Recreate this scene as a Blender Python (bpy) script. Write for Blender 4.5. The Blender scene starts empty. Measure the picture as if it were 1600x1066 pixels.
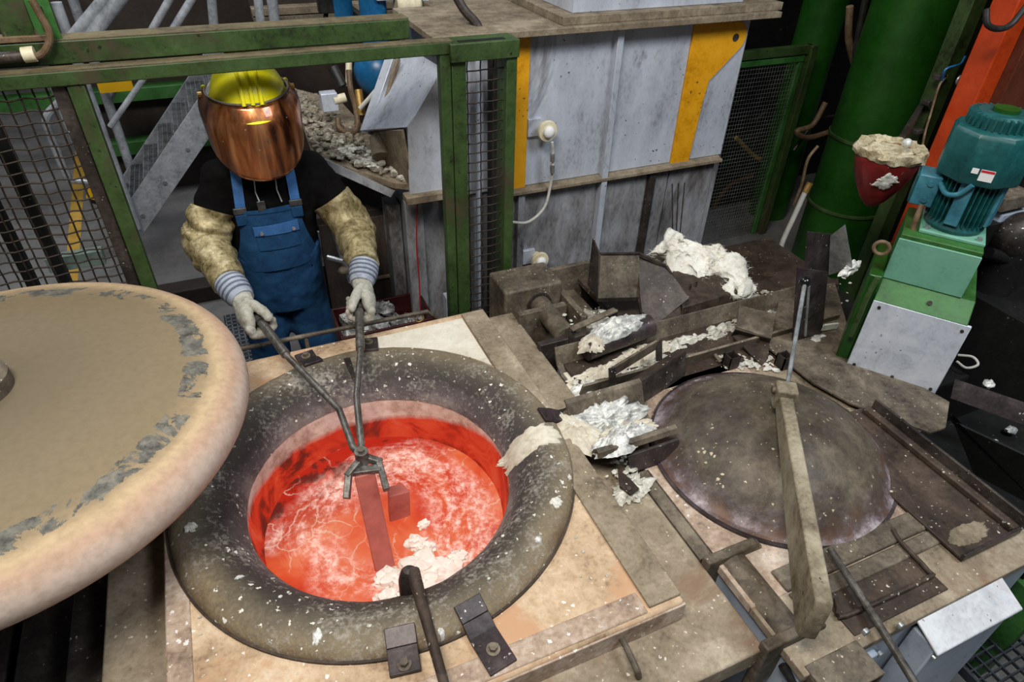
import bpy, math, random
from mathutils import Vector, Matrix, noise
R = math.radians
scene = bpy.context.scene
col = scene.collection

# ------------------------------------------------------------------ camera
# furnace top is z = 0, the hall floor z = -0.82; X runs along the furnace's back edge, Y away from the camera
CAM = Vector((0, 0, 1.8)); FPX = 1025.0
_p, _r, _y = R(37.2), math.atan2(41, 1348), R(24.6)
FW = Vector((math.sin(_y)*math.cos(_p), math.cos(_y)*math.cos(_p), -math.sin(_p)))
_r0 = Vector((math.cos(_y), -math.sin(_y), 0)); _u0 = _r0.cross(FW)
RT = math.cos(_r)*_r0 + math.sin(_r)*_u0
UP = math.cos(_r)*_u0 - math.sin(_r)*_r0
cd = bpy.data.cameras.new('camera'); cam = bpy.data.objects.new('camera', cd); col.objects.link(cam)
cam.matrix_world = Matrix(((RT.x, UP.x, -FW.x, CAM.x), (RT.y, UP.y, -FW.y, CAM.y), (RT.z, UP.z, -FW.z, CAM.z), (0, 0, 0, 1)))
cd.sensor_width = 36; cd.lens = FPX/1600*36; cd.clip_start = 0.05; cd.clip_end = 100
scene.camera = cam

# ------------------------------------------------------------------ light
scene.view_settings.view_transform = 'Standard'; scene.view_settings.look = 'None'
scene.view_settings.gamma = 1.0; scene.view_settings.use_curve_mapping = False
scene.view_settings.exposure = 0.0
w = bpy.data.worlds.new('hall_air'); scene.world = w; w.use_nodes = True
w.node_tree.nodes['Background'].inputs[0].default_value = (0.80, 0.90, 1.0, 1)
w.node_tree.nodes['Background'].inputs[1].default_value = 0.075
def area(name, loc, target, sx, sy, power, colr):
    l = bpy.data.lights.new(name, 'AREA'); l.shape = 'RECTANGLE'; l.size = sx; l.size_y = sy
    l.energy = power; l.color = colr
    o = bpy.data.objects.new(name, l); col.objects.link(o); o.location = loc
    o.rotation_euler = (Vector(target)-Vector(loc)).to_track_quat('-Z', 'Y').to_euler()
    return o
area('hall_lamp', (-0.6, 0.3, 4.3), (0.5, 1.6, 0), 1.7, 1.0, 205, (1.0, 0.95, 0.87))
area('hall_lamp', (3.0, -0.6, 4.6), (1.9, 1.6, 0), 1.6, 1.6, 165, (0.86, 0.93, 1.0))
area('hall_lamp', (-0.9, 5.4, 5.0), (-0.7, 5.6, 0), 2.4, 1.4, 135, (0.93, 0.96, 1.0))

# ------------------------------------------------------------------ measuring helpers
def ray(px, py): return FW + (px-800)/FPX*RT - (py-533)/FPX*UP
def V(px, py, x=None, y=None, z=None):
    d = ray(px, py)
    if z is not None: t = (z-CAM.z)/d.z
    elif y is not None: t = (y-CAM.y)/d.y
    else: t = (x-CAM.x)/d.x
    return CAM + d*t

# ------------------------------------------------------------------ mesh builder
WM = {}
class MB:
    def __init__(s): s.v = []; s.f = []
    def add(s, vs, fs):
        n = len(s.v); s.v += [Vector(v) for v in vs]; s.f += [tuple(i+n for i in f) for f in fs]; return s
    def box(s, lo, hi):
        a, b = Vector(lo), Vector(hi); return s.obox((a+b)/2, b-a)
    def obox(s, c, size, M=None):
        c = Vector(c); h = Vector(size)/2; vs = []
        for k in range(8):
            q = Vector((h.x*(1 if k & 1 else -1), h.y*(1 if k & 2 else -1), h.z*(1 if k & 4 else -1)))
            vs.append(c+(M @ q if M else q))
        return s.add(vs, [(0,2,3,1),(4,5,7,6),(0,1,5,4),(2,6,7,3),(0,4,6,2),(1,3,7,5)])
    def bar(s, p0, p1, wd, ht, up=(0,0,1)):
        p0, p1 = Vector(p0), Vector(p1); d = (p1-p0); L = d.length; d.normalize()
        sd = d.cross(Vector(up)); sd = sd.normalized() if sd.length > 1e-5 else Vector((1,0,0)); u = sd.cross(d).normalized()
        M = Matrix((d, sd, u)).transposed()
        return s.obox((p0+p1)/2, (L, wd, ht), M)
    def cyl(s, p0, p1, r, r1=None, n=16, cap=True):
        return s.tube([p0, p1], [r, r if r1 is None else r1], n, cap)
    def tube(s, pts, r, n=8, cap=True, squash=None):
        pts = [Vector(p) for p in pts]; m = len(pts)
        if not isinstance(r, (list, tuple)): r = [r]*m
        T = []
        for i in range(m):
            a = pts[max(i-1, 0)]; b = pts[min(i+1, m-1)]; T.append((b-a).normalized())
        a = Vector((0,0,1)) if abs(T[0].z) < .9 else Vector((1,0,0))
        U = T[0].cross(a).normalized(); vs = []; fs = []
        for i in range(m):
            if i: 
                U = (U - T[i]*U.dot(T[i]))
                U = U.normalized() if U.length > 1e-6 else T[i].orthogonal().normalized()
            W = T[i].cross(U)
            for k in range(n):
                an = 2*math.pi*k/n
                vs.append(pts[i]+(U*math.cos(an)+W*math.sin(an)*(squash or 1))*r[i])
        for i in range(m-1):
            for k in range(n):
                k2 = (k+1) % n; fs.append((i*n+k, i*n+k2, (i+1)*n+k2, (i+1)*n+k))
        if cap: fs += [tuple(range(n-1, -1, -1)), tuple((m-1)*n+k for k in range(n))]
        return s.add(vs, fs)
    def lathe(s, prof, c, n=48, close=False, a0=0, a1=2*math.pi, M=None):
        c = Vector(c); vs = []; fs = []; m = len(prof); full = abs(a1-a0-2*math.pi) < 1e-6; N = n if full else n+1
        for k in range(N):
            a = a0+(a1-a0)*k/n
            for (r, z) in prof:
                q = Vector((r*math.cos(a), r*math.sin(a), z)); vs.append(c+(M @ q if M else q))
        for k in range(n):
            k2 = (k+1) % N
            for j in range(m-1 if not close else m):
                j2 = (j+1) % m; fs.append((k*m+j, k2*m+j, k2*m+j2, k*m+j2))
        return s.add(vs, fs)
    def prism(s, poly, vec):
        poly = [Vector(p) for p in poly]; vec = Vector(vec); n = len(poly)
        return s.add(poly+[p+vec for p in poly], [tuple(range(n-1,-1,-1)), tuple(range(n, 2*n))]+[(i, (i+1) % n, n+(i+1) % n, n+i) for i in range(n)])
    def plate(s, poly, th):
        poly = [Vector(p) for p in poly]; nn = Vector((0,0,0))
        for i in range(len(poly)): nn += (poly[i]-poly[0]).cross(poly[(i+1) % len(poly)]-poly[0])
        nn.normalize()
        c = sum(poly, Vector())/len(poly)
        poly = [p-nn*((p-c).dot(nn)) for p in poly]
        return s.prism([p-nn*th/2 for p in poly], nn*th)
    def ball(s, c, r, n=16, m=10, sc=(1,1,1), M=None):
        c = Vector(c); vs = [Vector((0,0,r*sc[2]))]; fs = []
        for i in range(1, m):
            t = math.pi*i/m
            for k in range(n):
                p = 2*math.pi*k/n; vs.append(Vector((r*sc[0]*math.sin(t)*math.cos(p), r*sc[1]*math.sin(t)*math.sin(p), r*sc[2]*math.cos(t))))
        vs.append(Vector((0,0,-r*sc[2])))
        for k in range(n):
            k2 = (k+1) % n; fs.append((0, 1+k, 1+k2)); b = 1+(m-2)*n; fs.append((len(vs)-1, b+k2, b+k))
            for i in range(m-2): fs.append((1+i*n+k, 1+(i+1)*n+k, 1+(i+1)*n+k2, 1+i*n+k2))
        return s.add([c+(M @ v if M else v) for v in vs], fs)
    def lump(s, c, size, seed=0, rough=.35, n=14, m=9, freq=2.2):
        k0 = len(s.v); s.ball((0,0,0), 1, n, m); c = Vector(c); sz = Vector(size)/2; o = Vector((seed*3.7, seed*1.3, seed*7.1))
        for i in range(k0, len(s.v)):
            v = s.v[i]; q = v*(1+rough*noise.noise(v*freq+o)+rough*.5*noise.noise(v*freq*2.7+o))
            s.v[i] = c+Vector((q.x*sz.x, q.y*sz.y, q.z*sz.z))
        return s
    def splat(s, c, rx, ry, th, seed=0, rot=0, ux=(1,0,0), uy=(0,1,0), jag=.45, n=72, m=9, rough=.5):
        # a flat-bottomed irregular splash of metal lying on a surface
        c = Vector(c); ux = Vector(ux).normalized(); uy = Vector(uy).normalized(); un = ux.cross(uy).normalized(); o = Vector((seed*5.3, seed*2.1, 0))
        vs = [c+un*th]; fs = []
        for i in range(1, m+1):
            f = i/m
            for k in range(n):
                a = 2*math.pi*k/n; d = Vector((math.cos(a), math.sin(a), 0))
                g = 1+jag*.9*noise.noise(d*1.3+o)+jag*.45*noise.noise(d*3.1+o)+jag*.35*noise.noise(d*8+o)+jag*.2*noise.noise(d*19+o)
                x = rx*f*g*math.cos(a); y = ry*f*g*math.sin(a)
                X = x*math.cos(rot)-y*math.sin(rot); Y = x*math.sin(rot)+y*math.cos(rot)
                h = th*(1-f**3)*(1+rough*2*noise.noise(Vector((X, Y, seed))*28)+rough*noise.noise(Vector((X, Y, seed))*70)) if i < m else -0.002
                vs.append(c+ux*X+uy*Y+un*max(h, -0.002))
        for k in range(n):
            k2 = (k+1) % n; fs.append((0, 1+k, 1+k2))
            for i in range(m-1): fs.append((1+i*n+k, 1+(i+1)*n+k, 1+(i+1)*n+k2, 1+i*n+k2))
        return s.add(vs, fs)
    def build(s, name, mat, parent=None, bevel=0.0, smooth=35, label=None, weld=False, kind=None, local=False):
        me = bpy.data.meshes.new(name); o = bpy.data.objects.new(name, me); col.objects.link(o)
        if parent is not None:
            P = WM[parent]; Mi = Matrix.Identity(4) if local else P.inverted(); o.parent = parent; WM[o] = P.copy()
            vs = [Mi @ v for v in s.v]
        else:
            lo = Vector((min(v[i] for v in s.v) for i in range(3))); hi = Vector((max(v[i] for v in s.v) for i in range(3)))
            loc = Vector(((lo.x+hi.x)/2, (lo.y+hi.y)/2, lo.z)); o.location = loc; WM[o] = Matrix.Translation(loc)
            vs = [v-loc for v in s.v]
        me.from_pydata(vs, [], s.f)
        import bmesh
        bm = bmesh.new(); bm.from_mesh(me)
        if weld: bmesh.ops.remove_doubles(bm, verts=bm.verts, dist=1e-5)
        bmesh.ops.recalc_face_normals(bm, faces=bm.faces); bm.to_mesh(me); bm.free()
        me.materials.append(mat)
        if smooth:
            me.polygons.foreach_set('use_smooth', [True]*len(me.polygons)); me.set_sharp_from_angle(angle=R(smooth))
        if bevel:
            b = o.modifiers.new('bevel', 'BEVEL'); b.width = bevel; b.segments = 2; b.limit_method = 'ANGLE'; b.angle_limit = R(40)
        if label: o['label'] = label
        if kind: o['kind'] = kind
        return o
def thing(name, label, cat, loc=(0,0,0), rz=0, group=None, kind=None):
    o = bpy.data.objects.new(name, None); col.objects.link(o); o.empty_display_size = .1
    o.location = loc; o.rotation_euler = (0, 0, rz); WM[o] = Matrix.Translation(Vector(loc)) @ Matrix.Rotation(rz, 4, 'Z')
    return tag(o, label, cat, group, kind)
def tag(o, label=None, cat=None, group=None, kind=None):
    if label: o['label'] = label
    if cat: o['category'] = cat
    if group: o['group'] = group
    if kind: o['kind'] = kind
    return o
def copy_part(o, parent, off=(0,0,0)):
    c = o.copy(); col.objects.link(c); c.parent = parent; c.location = Vector(o.location)+Vector(off); WM[c] = WM[parent].copy() if parent in WM else Matrix.Identity(4)
    return c
def arc(c, r, a0, a1, u, v, n=8):
    c = Vector(c); u = Vector(u).normalized(); v = Vector(v).normalized()
    return [c+u*r*math.cos(a0+(a1-a0)*i/n)+v*r*math.sin(a0+(a1-a0)*i/n) for i in range(n+1)]
def spline(pts, n=6):
    P = [Vector(p) for p in pts]; P = [P[0]*2-P[1]]+P+[P[-1]*2-P[-2]]; out = []
    for i in range(1, len(P)-2):
        a, b, c, d = P[i-1:i+3]
        for k in range(n):
            t = k/n; out.append(.5*((2*b)+(c-a)*t+(2*a-5*b+4*c-d)*t*t+(-a+3*b-3*c+d)*t**3))
    return out+[P[-2]]

# ------------------------------------------------------------------ materials
def lin(c, a=1):
    f = lambda x: (x/12.92 if x <= .04045 else ((x+.055)/1.055)**2.4)
    return (f(c[0]/255), f(c[1]/255), f(c[2]/255), a)
class NT:
    def __init__(s, name):
        s.m = bpy.data.materials.new(name); s.m.use_nodes = True; s.t = s.m.node_tree; s.n = s.t.nodes
        s.b = s.n['Principled BSDF']; s.tc = s.n.new('ShaderNodeTexCoord')
    def link(s, a, b): s.t.links.new(a, b)
    def mapping(s, scale=(1,1,1), loc=(0,0,0)):
        m = s.n.new('ShaderNodeMapping'); m.inputs['Scale'].default_value = scale; m.inputs['Location'].default_value = loc
        s.link(s.tc.outputs['Object'], m.inputs['Vector']); return m.outputs[0]
    def noise(s, sc, det=6, rough=.6, vec=None, dist=0, w=0):
        n = s.n.new('ShaderNodeTexNoise'); n.inputs['Scale'].default_value = sc; n.inputs['Detail'].default_value = det
        n.inputs['Roughness'].default_value = rough; n.inputs['Distortion'].default_value = dist
        if w:
            vec = s.mapping((1,1,1), (w*3.1, w*1.7, w*2.3)) if vec is None else vec
        s.link(vec if vec is not None else s.tc.outputs['Object'], n.inputs['Vector']); return n.outputs['Fac']
    def voro(s, sc, feat='F1', vec=None, out='Distance'):
        n = s.n.new('ShaderNodeTexVoronoi'); n.feature = feat; n.inputs['Scale'].default_value = sc
        s.link(vec if vec is not None else s.tc.outputs['Object'], n.inputs['Vector']); return n.outputs[out]
    def ramp(s, fac, stops, interp='LINEAR'):
        r = s.n.new('ShaderNodeValToRGB'); r.color_ramp.interpolation = interp; e = r.color_ramp.elements
        while len(e) < len(stops): e.new(.5)
        for i, (p, c) in enumerate(stops):
            e[i].position = p; e[i].color = c if len(c) == 4 else lin(c)
        s.link(fac, r.inputs['Fac']); return r.outputs['Color']
    def mask(s, fac, lo, hi):
        r = s.n.new('ShaderNodeMapRange'); r.inputs['From Min'].default_value = lo; r.inputs['From Max'].default_value = hi
        s.link(fac, r.inputs['Value']); return r.outputs[0]
    def math(s, op, a, b=None):
        m = s.n.new('ShaderNodeMath'); m.operation = op
        for i, x in enumerate((a, b)):
            if x is None: continue
            if isinstance(x, (int, float)): m.inputs[i].default_value = x
            else: s.link(x, m.inputs[i])
        return m.outputs[0]
    def mix(s, fac, a, b):
        m = s.n.new('ShaderNodeMix'); m.data_type = 'RGBA'
        for sock, x in ((m.inputs[0], fac), (m.inputs[6], a), (m.inputs[7], b)):
            if isinstance(x, (int, float)): sock.default_value = x
            elif isinstance(x, tuple): sock.default_value = x if len(x) == 4 else lin(x)
            else: s.link(x, sock)
        return m.outputs[2]
    def radius(s, cx=0, cy=0):
        v = s.n.new('ShaderNodeVectorMath'); v.operation = 'LENGTH'
        m = s.mapping((1,1,0), (-cx,-cy,0)); s.link(m, v.inputs[0]); return v.outputs['Value']
    def bump(s, h, strength=.3, dist=.01):
        b = s.n.new('ShaderNodeBump'); b.inputs['Strength'].default_value = strength; b.inputs['Distance'].default_value = dist
        s.link(h, b.inputs['Height']); s.link(b.outputs[0], s.b.inputs['Normal'])
    def done(s, base=None, rough=.6, metal=0, spec=.4):
        if base is not None:
            if isinstance(base, tuple): s.b.inputs['Base Color'].default_value = base if len(base) == 4 else lin(base)
            else: s.link(base, s.b.inputs['Base Color'])
        if isinstance(rough, (int, float)): s.b.inputs['Roughness'].default_value = rough
        else: s.link(rough, s.b.inputs['Roughness'])
        s.b.inputs['Metallic'].default_value = metal; s.b.inputs['Specular IOR Level'].default_value = spec
        return s.m
def grime(name, cols, scale=4, rough=.6, metal=0, bump=.25, flecks=None, stain=None, stretch=(1,1,1), spec=.4, fine=60, bdist=.006):
    """mottled worn surface: cols = dark..light; flecks = (colour, amount, scale); stain = (colour, amount, scale)"""
    t = NT(name); vec = t.mapping(stretch)
    n1 = t.noise(scale, 8, .65, vec); n2 = t.noise(fine, 4, .6, vec)
    n0 = t.noise(scale*4.3, 6, .7, vec, .4, 2)
    f = t.math('ADD', t.math('ADD', t.math('MULTIPLY', n1, .5), t.math('MULTIPLY', n0, .28)), t.math('MULTIPLY', n2, .22))
    k = len(cols); c = t.ramp(f, [(.385+.23*i/max(k-1, 1), cols[i]) for i in range(k)])
    c = t.mix(t.math('MULTIPLY', t.mask(n2, .56, .70), .35), c, cols[0])
    if stain:
        c = t.mix(t.mask(t.noise(stain[2], 6, .7, vec, .6, 3), .62-stain[1]*.3, .72-stain[1]*.3), c, stain[0])
    if flecks:
        v = t.math('ADD', t.math('ADD', t.voro(flecks[2]), t.math('MULTIPLY', t.math('SUBTRACT', t.noise(flecks[2]*2.6, 3, .7), .5), 1.1)), t.math('MULTIPLY', t.noise(flecks[2]*.13, 4, .7, None, 0, 5), 1.1))
        c = t.mix(t.mask(v, .52+flecks[1]*.35, .45+flecks[1]*.35), c, flecks[0])
    if bump: t.bump(f, bump, bdist)
    rr = t.mask(n1, .3, .7); rr = t.math('ADD', t.math('MULTIPLY', rr, .2), rough-.1)
    return t.done(c, rr, metal, spec)
M = {}
M['slab'] = grime('refractory_slab', [(120,98,76), (170,144,115), (196,170,140), (214,194,168)], 3.2, .85, flecks=((228,222,212), .36, 34), stain=((186,146,112), .38, 2.2), bump=.5)
M['slab_edge'] = grime('refractory_pink_edge', [(112,94,80), (168,146,127), (208,193,178)], 5, .85, flecks=((222,216,210), .34, 34), bump=.5)
M['frame_steel'] = grime('dusty_frame_steel', [(88,77,62), (124,111,92), (148,134,114), (176,163,144)], 3, .7, flecks=((205,196,182), .2, 40), stain=((126,102,82), .25, 1.7), bump=.3)
M['frame_side'] = grime('frame_side_steel', [(110,104,100), (150,146,142), (178,172,166)], 3, .6)
M['white_ref'] = grime('white_refractory', [(172,160,140), (206,198,180), (222,217,204)], 4, .85, bump=.3)
M['steel_dark'] = grime('dark_plate_steel', [(36,31,29), (62,55,51), (92,83,76)], 4, .5, .35, flecks=((190,185,175), .12, 45))
M['steel_rust'] = grime('rusty_plate_steel', [(38,30,25), (63,51,43), (90,75,63)], 4, .65, .15, flecks=((200,192,175), .14, 45))
M['steel_violet'] = grime('heat_tinted_steel', [(38,33,33), (66,58,58), (94,85,82)], 5, .42, .4, flecks=((200,195,188), .14, 36), stain=((72,52,62), .26, 3))
M['steel_olive'] = grime('olive_dusty_steel', [(56,49,41), (98,88,75), (136,125,108)], 4, .65, .1, flecks=((190,182,160), .16, 50))
M['steel_bright'] = grime('bright_bar_steel', [(130,132,134), (165,168,170), (196,198,200)], 12, .35, .7)
M['tong_steel'] = grime('tong_steel', [(72,68,64), (105,101,96), (140,136,130)], 14, .42, .6)
M['alu'] = grime('solidified_aluminium', [(132,132,130), (192,192,188), (226,226,220), (246,245,238)], 16, .45, .25, bump=.8, bdist=.012)
M['alu_dull'] = grime('aluminium_dross', [(120,116,104), (176,172,158), (212,209,198), (235,232,222)], 18, .7, .1, bump=.8, bdist=.012)
M['green'] = grime('green_machine_paint', [(30,38,20), (46,66,30), (58,80,40), (74,92,56)], 2.6, .5, flecks=((34,30,22), .2, 26), stain=((66,60,44), .2, 2.2), bump=.2)
M['green_dust'] = grime('dusty_green_top', [(62,56,38), (96,86,62), (118,108,82)], 4, .8, bump=.2)
M['green_dark'] = grime('dark_green_enamel', [(17,54,10), (25,72,15), (35,86,22)], 1.6, .36, bump=.05, spec=.5)
M['green_bright'] = grime('bright_green_paint', [(34,70,26), (52,100,44), (66,116,58)], 3, .5, bump=.08)
M['mint'] = grime('mint_panel_paint', [(88,140,120), (106,160,138), (118,170,148)], 2, .4, bump=.03)
M['teal'] = grime('teal_motor_paint', [(10,56,56), (18,76,76), (32,92,94)], 5, .38, bump=.05, spec=.5)
M['teal_blue'] = grime('blue_teal_motor_paint', [(38,90,106), (56,118,136), (82,142,158)], 5, .42, bump=.08, spec=.5)
M['orange'] = grime('orange_enamel', [(150,46,12), (182,60,18), (200,74,28)], 2, .32, bump=.05, spec=.5)
M['orange_brown'] = grime('brown_primer_steel', [(74,34,20), (94,46,30), (108,60,44)], 2, .5)
M['yellow'] = grime('yellow_lug_paint', [(178,120,10), (216,152,22), (226,164,34)], 3, .45, flecks=((120,84,20), .1, 26), bump=.08)
M['silver'] = grime('brushed_casing_steel', [(140,143,150), (178,183,194), (194,200,212), (206,212,224)], 2.2, .4, .2, stain=((92,84,78), .16, 1.6), flecks=((66,58,52), .12, 30), bump=.06, stretch=(1,1,.5))
M['silver_low'] = grime('sooty_casing_steel', [(78,74,72), (140,140,143), (176,179,186)], 2.4, .5, .2, stain=((70,62,56), .3, 1.4), bump=.08, stretch=(1,1,.4))
M['silver_panel'] = grime('bright_cover_sheet', [(170,178,192), (206,213,226), (226,232,242)], 3, .34, .15, flecks=((120,126,134), .12, 40), bump=.03)
M['ledge'] = grime('dusty_ledge_steel', [(82,72,57), (122,109,90), (154,142,122)], 5, .75, bump=.25)
M['white_metal'] = grime('white_cabinet_paint', [(178,180,184), (208,211,216), (222,225,230)], 2.2, .45, flecks=((96,90,86), .15, 34), stain=((196,182,178), .2, 2), bump=.03)
M['blue_grey'] = grime('grey_blue_cabinet_paint', [(140,150,164), (164,174,188), (178,186,198)], 2, .5, flecks=((96,90,86), .1, 34), bump=.03)
M['floor'] = grime('hall_concrete', [(84,82,81), (112,110,109), (128,126,124)], 1.3, .75, flecks=((130,128,124), .12, 30), bump=.1)
M['dark_void'] = grime('black_steel_dark_fill', [(8,9,8), (16,17,15), (28,28,25)], 3, .6, flecks=((110,105,90), .08, 35))  # black steel; also paints the unlit background at the back right dark
M['wall'] = grime('dark_brick_wall', [(34,33,33), (48,46,46), (60,57,56)], 2, .85)
M['pipe'] = grime('galvanised_pipe', [(128,132,138), (168,172,178), (198,202,208)], 7, .35, .3)
M['wire'] = grime('rusty_wire', [(26,20,15), (44,35,27), (62,52,42)], 20, .65, .3)
M['grating'] = grime('galvanised_grating', [(90,94,97), (124,128,132), (150,154,158)], 12, .5, .5)
M['mesh_fine'] = grime('fine_mesh_wire', [(70,74,66), (104,108,98), (130,134,124)], 12, .5, .2)
M['grating_dark'] = grime('dark_grating', [(34,38,42), (52,57,62), (70,76,82)], 12, .5, .5)
M['wood'] = grime('brown_crate_board', [(40,32,28), (62,50,44), (80,68,60)], 3, .8, stretch=(6,1,1))
M['brown_box'] = grime('dark_brown_panel', [(34,26,22), (50,39,34), (64,52,46)], 2.5, .7)
M['bluepaint'] = grime('blue_vessel_paint', [(16,74,118), (26,98,148), (40,116,166)], 3, .35, bump=.04, spec=.5)
M['hose'] = grime('dusty_hose', [(70,54,38), (104,84,62), (130,110,86)], 10, .6)
M['hose_black'] = grime('black_hose', [(22,21,20), (34,33,31), (48,46,43)], 10, .5)
M['hose_white'] = grime('pale_cable', [(160,158,150), (188,186,178), (204,202,196)], 10, .5)
M['cream'] = grime('cream_fitting', [(186,174,140), (212,202,172), (226,218,192)], 8, .5)
M['cable_red'] = NT('red_cord').done((170,30,26), .5)
M['brass'] = grime('brass_fitting', [(150,116,60), (186,150,84), (206,172,110)], 10, .4, .6)
M['red_paint'] = grime('chipped_red_paint', [(78,20,22), (120,28,28), (150,42,38)], 5, .4, flecks=((225,222,218), .22, 26), bump=.12)
M['yellow_mark'] = grime('yellow_floor_paint', [(150,120,50), (186,146,60), (200,162,80)], 3, .7)
M['sign_yellow'] = NT('yellow_plastic').done((235,180,20), .5)
M['black'] = grime('black_knob', [(12,12,12), (20,20,20), (30,30,30)], 6, .18, spec=.6)
M['wool'] = grime('ceramic_wool', [(176,170,154), (216,211,198), (232,229,219), (242,240,233)], 9, .95, bump=.5, bdist=.012)
M['slag'] = grime('grey_slag_gravel', [(70,64,54), (108,100,86), (142,134,118), (186,180,168)], 30, .9, bump=.9, bdist=.012)
M['paper'] = NT('white_sticker').done((225,225,225), .6)
M['paper_red'] = NT('red_sticker').done((190,34,40), .6)
M['foil'] = grime('crumpled_foil', [(110,108,102), (176,174,170), (225,224,220)], 22, .3, .7, bump=1, bdist=.015)

def m_ring():
    t = NT('scorched_collar'); r = t.radius(); n = t.noise(5, 8, .7); nf = t.noise(70, 4, .6)
    rr = t.math('ADD', r, t.math('MULTIPLY', t.math('SUBTRACT', n, .5), .16))
    c = t.ramp(t.mask(rr, .455, .72), [(.0, (136,126,122)), (.10, (94,85,86)), (.24, (62,56,54)), (.42, (74,68,60)), (.60, (106,96,79)), (.82, (134,119,94)), (1, (110,88,66))])
    c = t.mix(t.math('MULTIPLY', t.mask(nf, .35, .75), .55), c, (50,46,42))
    dust = t.math('ADD', t.math('MULTIPLY', nf, .5), t.math('MULTIPLY', t.noise(4.0, 8, .75, None, 0, 4), .62))
    c = t.mix(t.math('MULTIPLY', t.mask(dust, .56, .72), .7), c, (176,168,156))
    v = t.math('ADD', t.math('ADD', t.voro(26), t.math('MULTIPLY', t.math('SUBTRACT', t.noise(70, 3, .7), .5), 1.2)), t.math('MULTIPLY', t.noise(5, 4, .7, None, 0, 7), 1.0))
    c = t.mix(t.mask(v, .56, .50), c, (220,216,208))
    t.bump(t.math('ADD', nf, n), .45, .008)
    return t.done(c, .72, 0, .3)
M['ring'] = m_ring()
def m_lid():
    t = NT('flaking_lid_paint'); r = t.radius(); n = t.noise(3.2, 9, .68); nf = t.noise(45, 5, .6); n2 = t.noise(7, 8, .7, None, .5, 6)
    rr = t.math('ADD', r, t.math('MULTIPLY', t.math('SUBTRACT', n, .5), .10))
    c = t.ramp(t.mask(rr, .0, .78), [(.0, (98,88,70)), (.5, (122,109,87)), (.74, (130,115,90)), (.81, (150,131,103)), (.86, (188,164,130)), (.91, (184,152,130)), (.95, (200,180,166)), (1, (214,204,194))])
    c = t.mix(t.math('MULTIPLY', t.mask(nf, .4, .8), .35), c, (96,84,66))
    # flaked band where bare grey metal shows, patchy along the shoulder
    band = t.math('SUBTRACT', 1.0, t.mask(t.math('ABSOLUTE', t.math('SUBTRACT', t.math('ADD', r, t.math('MULTIPLY', t.math('SUBTRACT', n2, .5), .12)), .607)), .014, .044))
    pat = t.math('MULTIPLY', band, t.mask(n2, .485, .51))
    fc = t.ramp(t.noise(28, 6, .7), [(.35, (66,63,58)), (.5, (98,97,90)), (.65, (126,121,110))])
    e = t.math('GREATER_THAN', pat, .35)
    c = t.mix(e, c, fc)
    t.bump(t.math('SUBTRACT', t.math('MULTIPLY', nf, .25), t.math('MULTIPLY', e, .8)), .4, .006)
    return t.done(c, .78, 0, .3)
M['lid'] = m_lid()
def m_dome():
    t = NT('scorched_dome_steel'); r = t.radius(); n = t.noise(4, 9, .7); nf = t.noise(40, 5, .65)
    c = t.ramp(n, [(.34, (50,43,38)), (.45, (80,71,61)), (.55, (104,94,80)), (.66, (130,118,100))])
    c = t.mix(t.math('MULTIPLY', t.mask(nf, .42, .7), .4), c, (54,47,44))
    edge = t.math('MULTIPLY', t.mask(t.math('ADD', r, t.math('MULTIPLY', n, .12)), .42, .50), .8)
    c = t.mix(edge, c, t.ramp(t.noise(9, 6, .7, None, 0, 3), [(.38, (92,60,44)), (.48, (100,84,84)), (.56, (140,126,132)), (.66, (188,176,178))]))
    v = t.math('ADD', t.voro(36), t.math('MULTIPLY', t.noise(4.5, 4, .7, None, 0, 8), 1.1))
    c = t.mix(t.mask(t.math('ADD', v, t.math('MULTIPLY', t.math('SUBTRACT', t.noise(90, 3, .7), .5), 1.0)), .62, .55), c, (186,174,146))
    t.bump(t.math('ADD', nf, n), .25, .006)
    return t.done(c, .5, .3, .4)
M['dome'] = m_dome()
def m_pot():
    # glowing crucible wall: cool pale lip above, red heat below
    t = NT('glowing_crucible_wall'); sx = t.n.new('ShaderNodeSeparateXYZ'); t.link(t.tc.outputs['Object'], sx.inputs[0]); z = sx.outputs['Z']
    n = t.noise(6, 8, .7); z2 = t.math('ADD', z, t.math('MULTIPLY', t.math('SUBTRACT', n, .5), .06))
    hot = t.mask(t.math('ADD', z2, t.math('MULTIPLY', t.math('MAXIMUM', sx.outputs['Y'], 0.0), .20)), .742, .712)
    base = t.ramp(t.noise(14, 6, .7), [(.35, (176,148,132)), (.5, (212,192,178)), (.65, (228,216,206))])
    t.link(t.mix(hot, base, (110,30,20)), t.b.inputs['Base Color'])
    n3 = t.noise(5, 6, .6, None, 1.2, 9)
    em = t.ramp(n3, [(.34, (44,28,22)), (.42, (110,34,20)), (.5, (205,48,24)), (.62, (228,76,42)), (.75, (212,106,80))])
    t.link(em, t.b.inputs['Emission Color']); t.link(t.math('MULTIPLY', hot, .62), t.b.inputs['Emission Strength'])
    t.bump(t.noise(30, 6, .7), .3, .006)
    return t.done(None, .8, 0, .2)
M['pot'] = m_pot()
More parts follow.
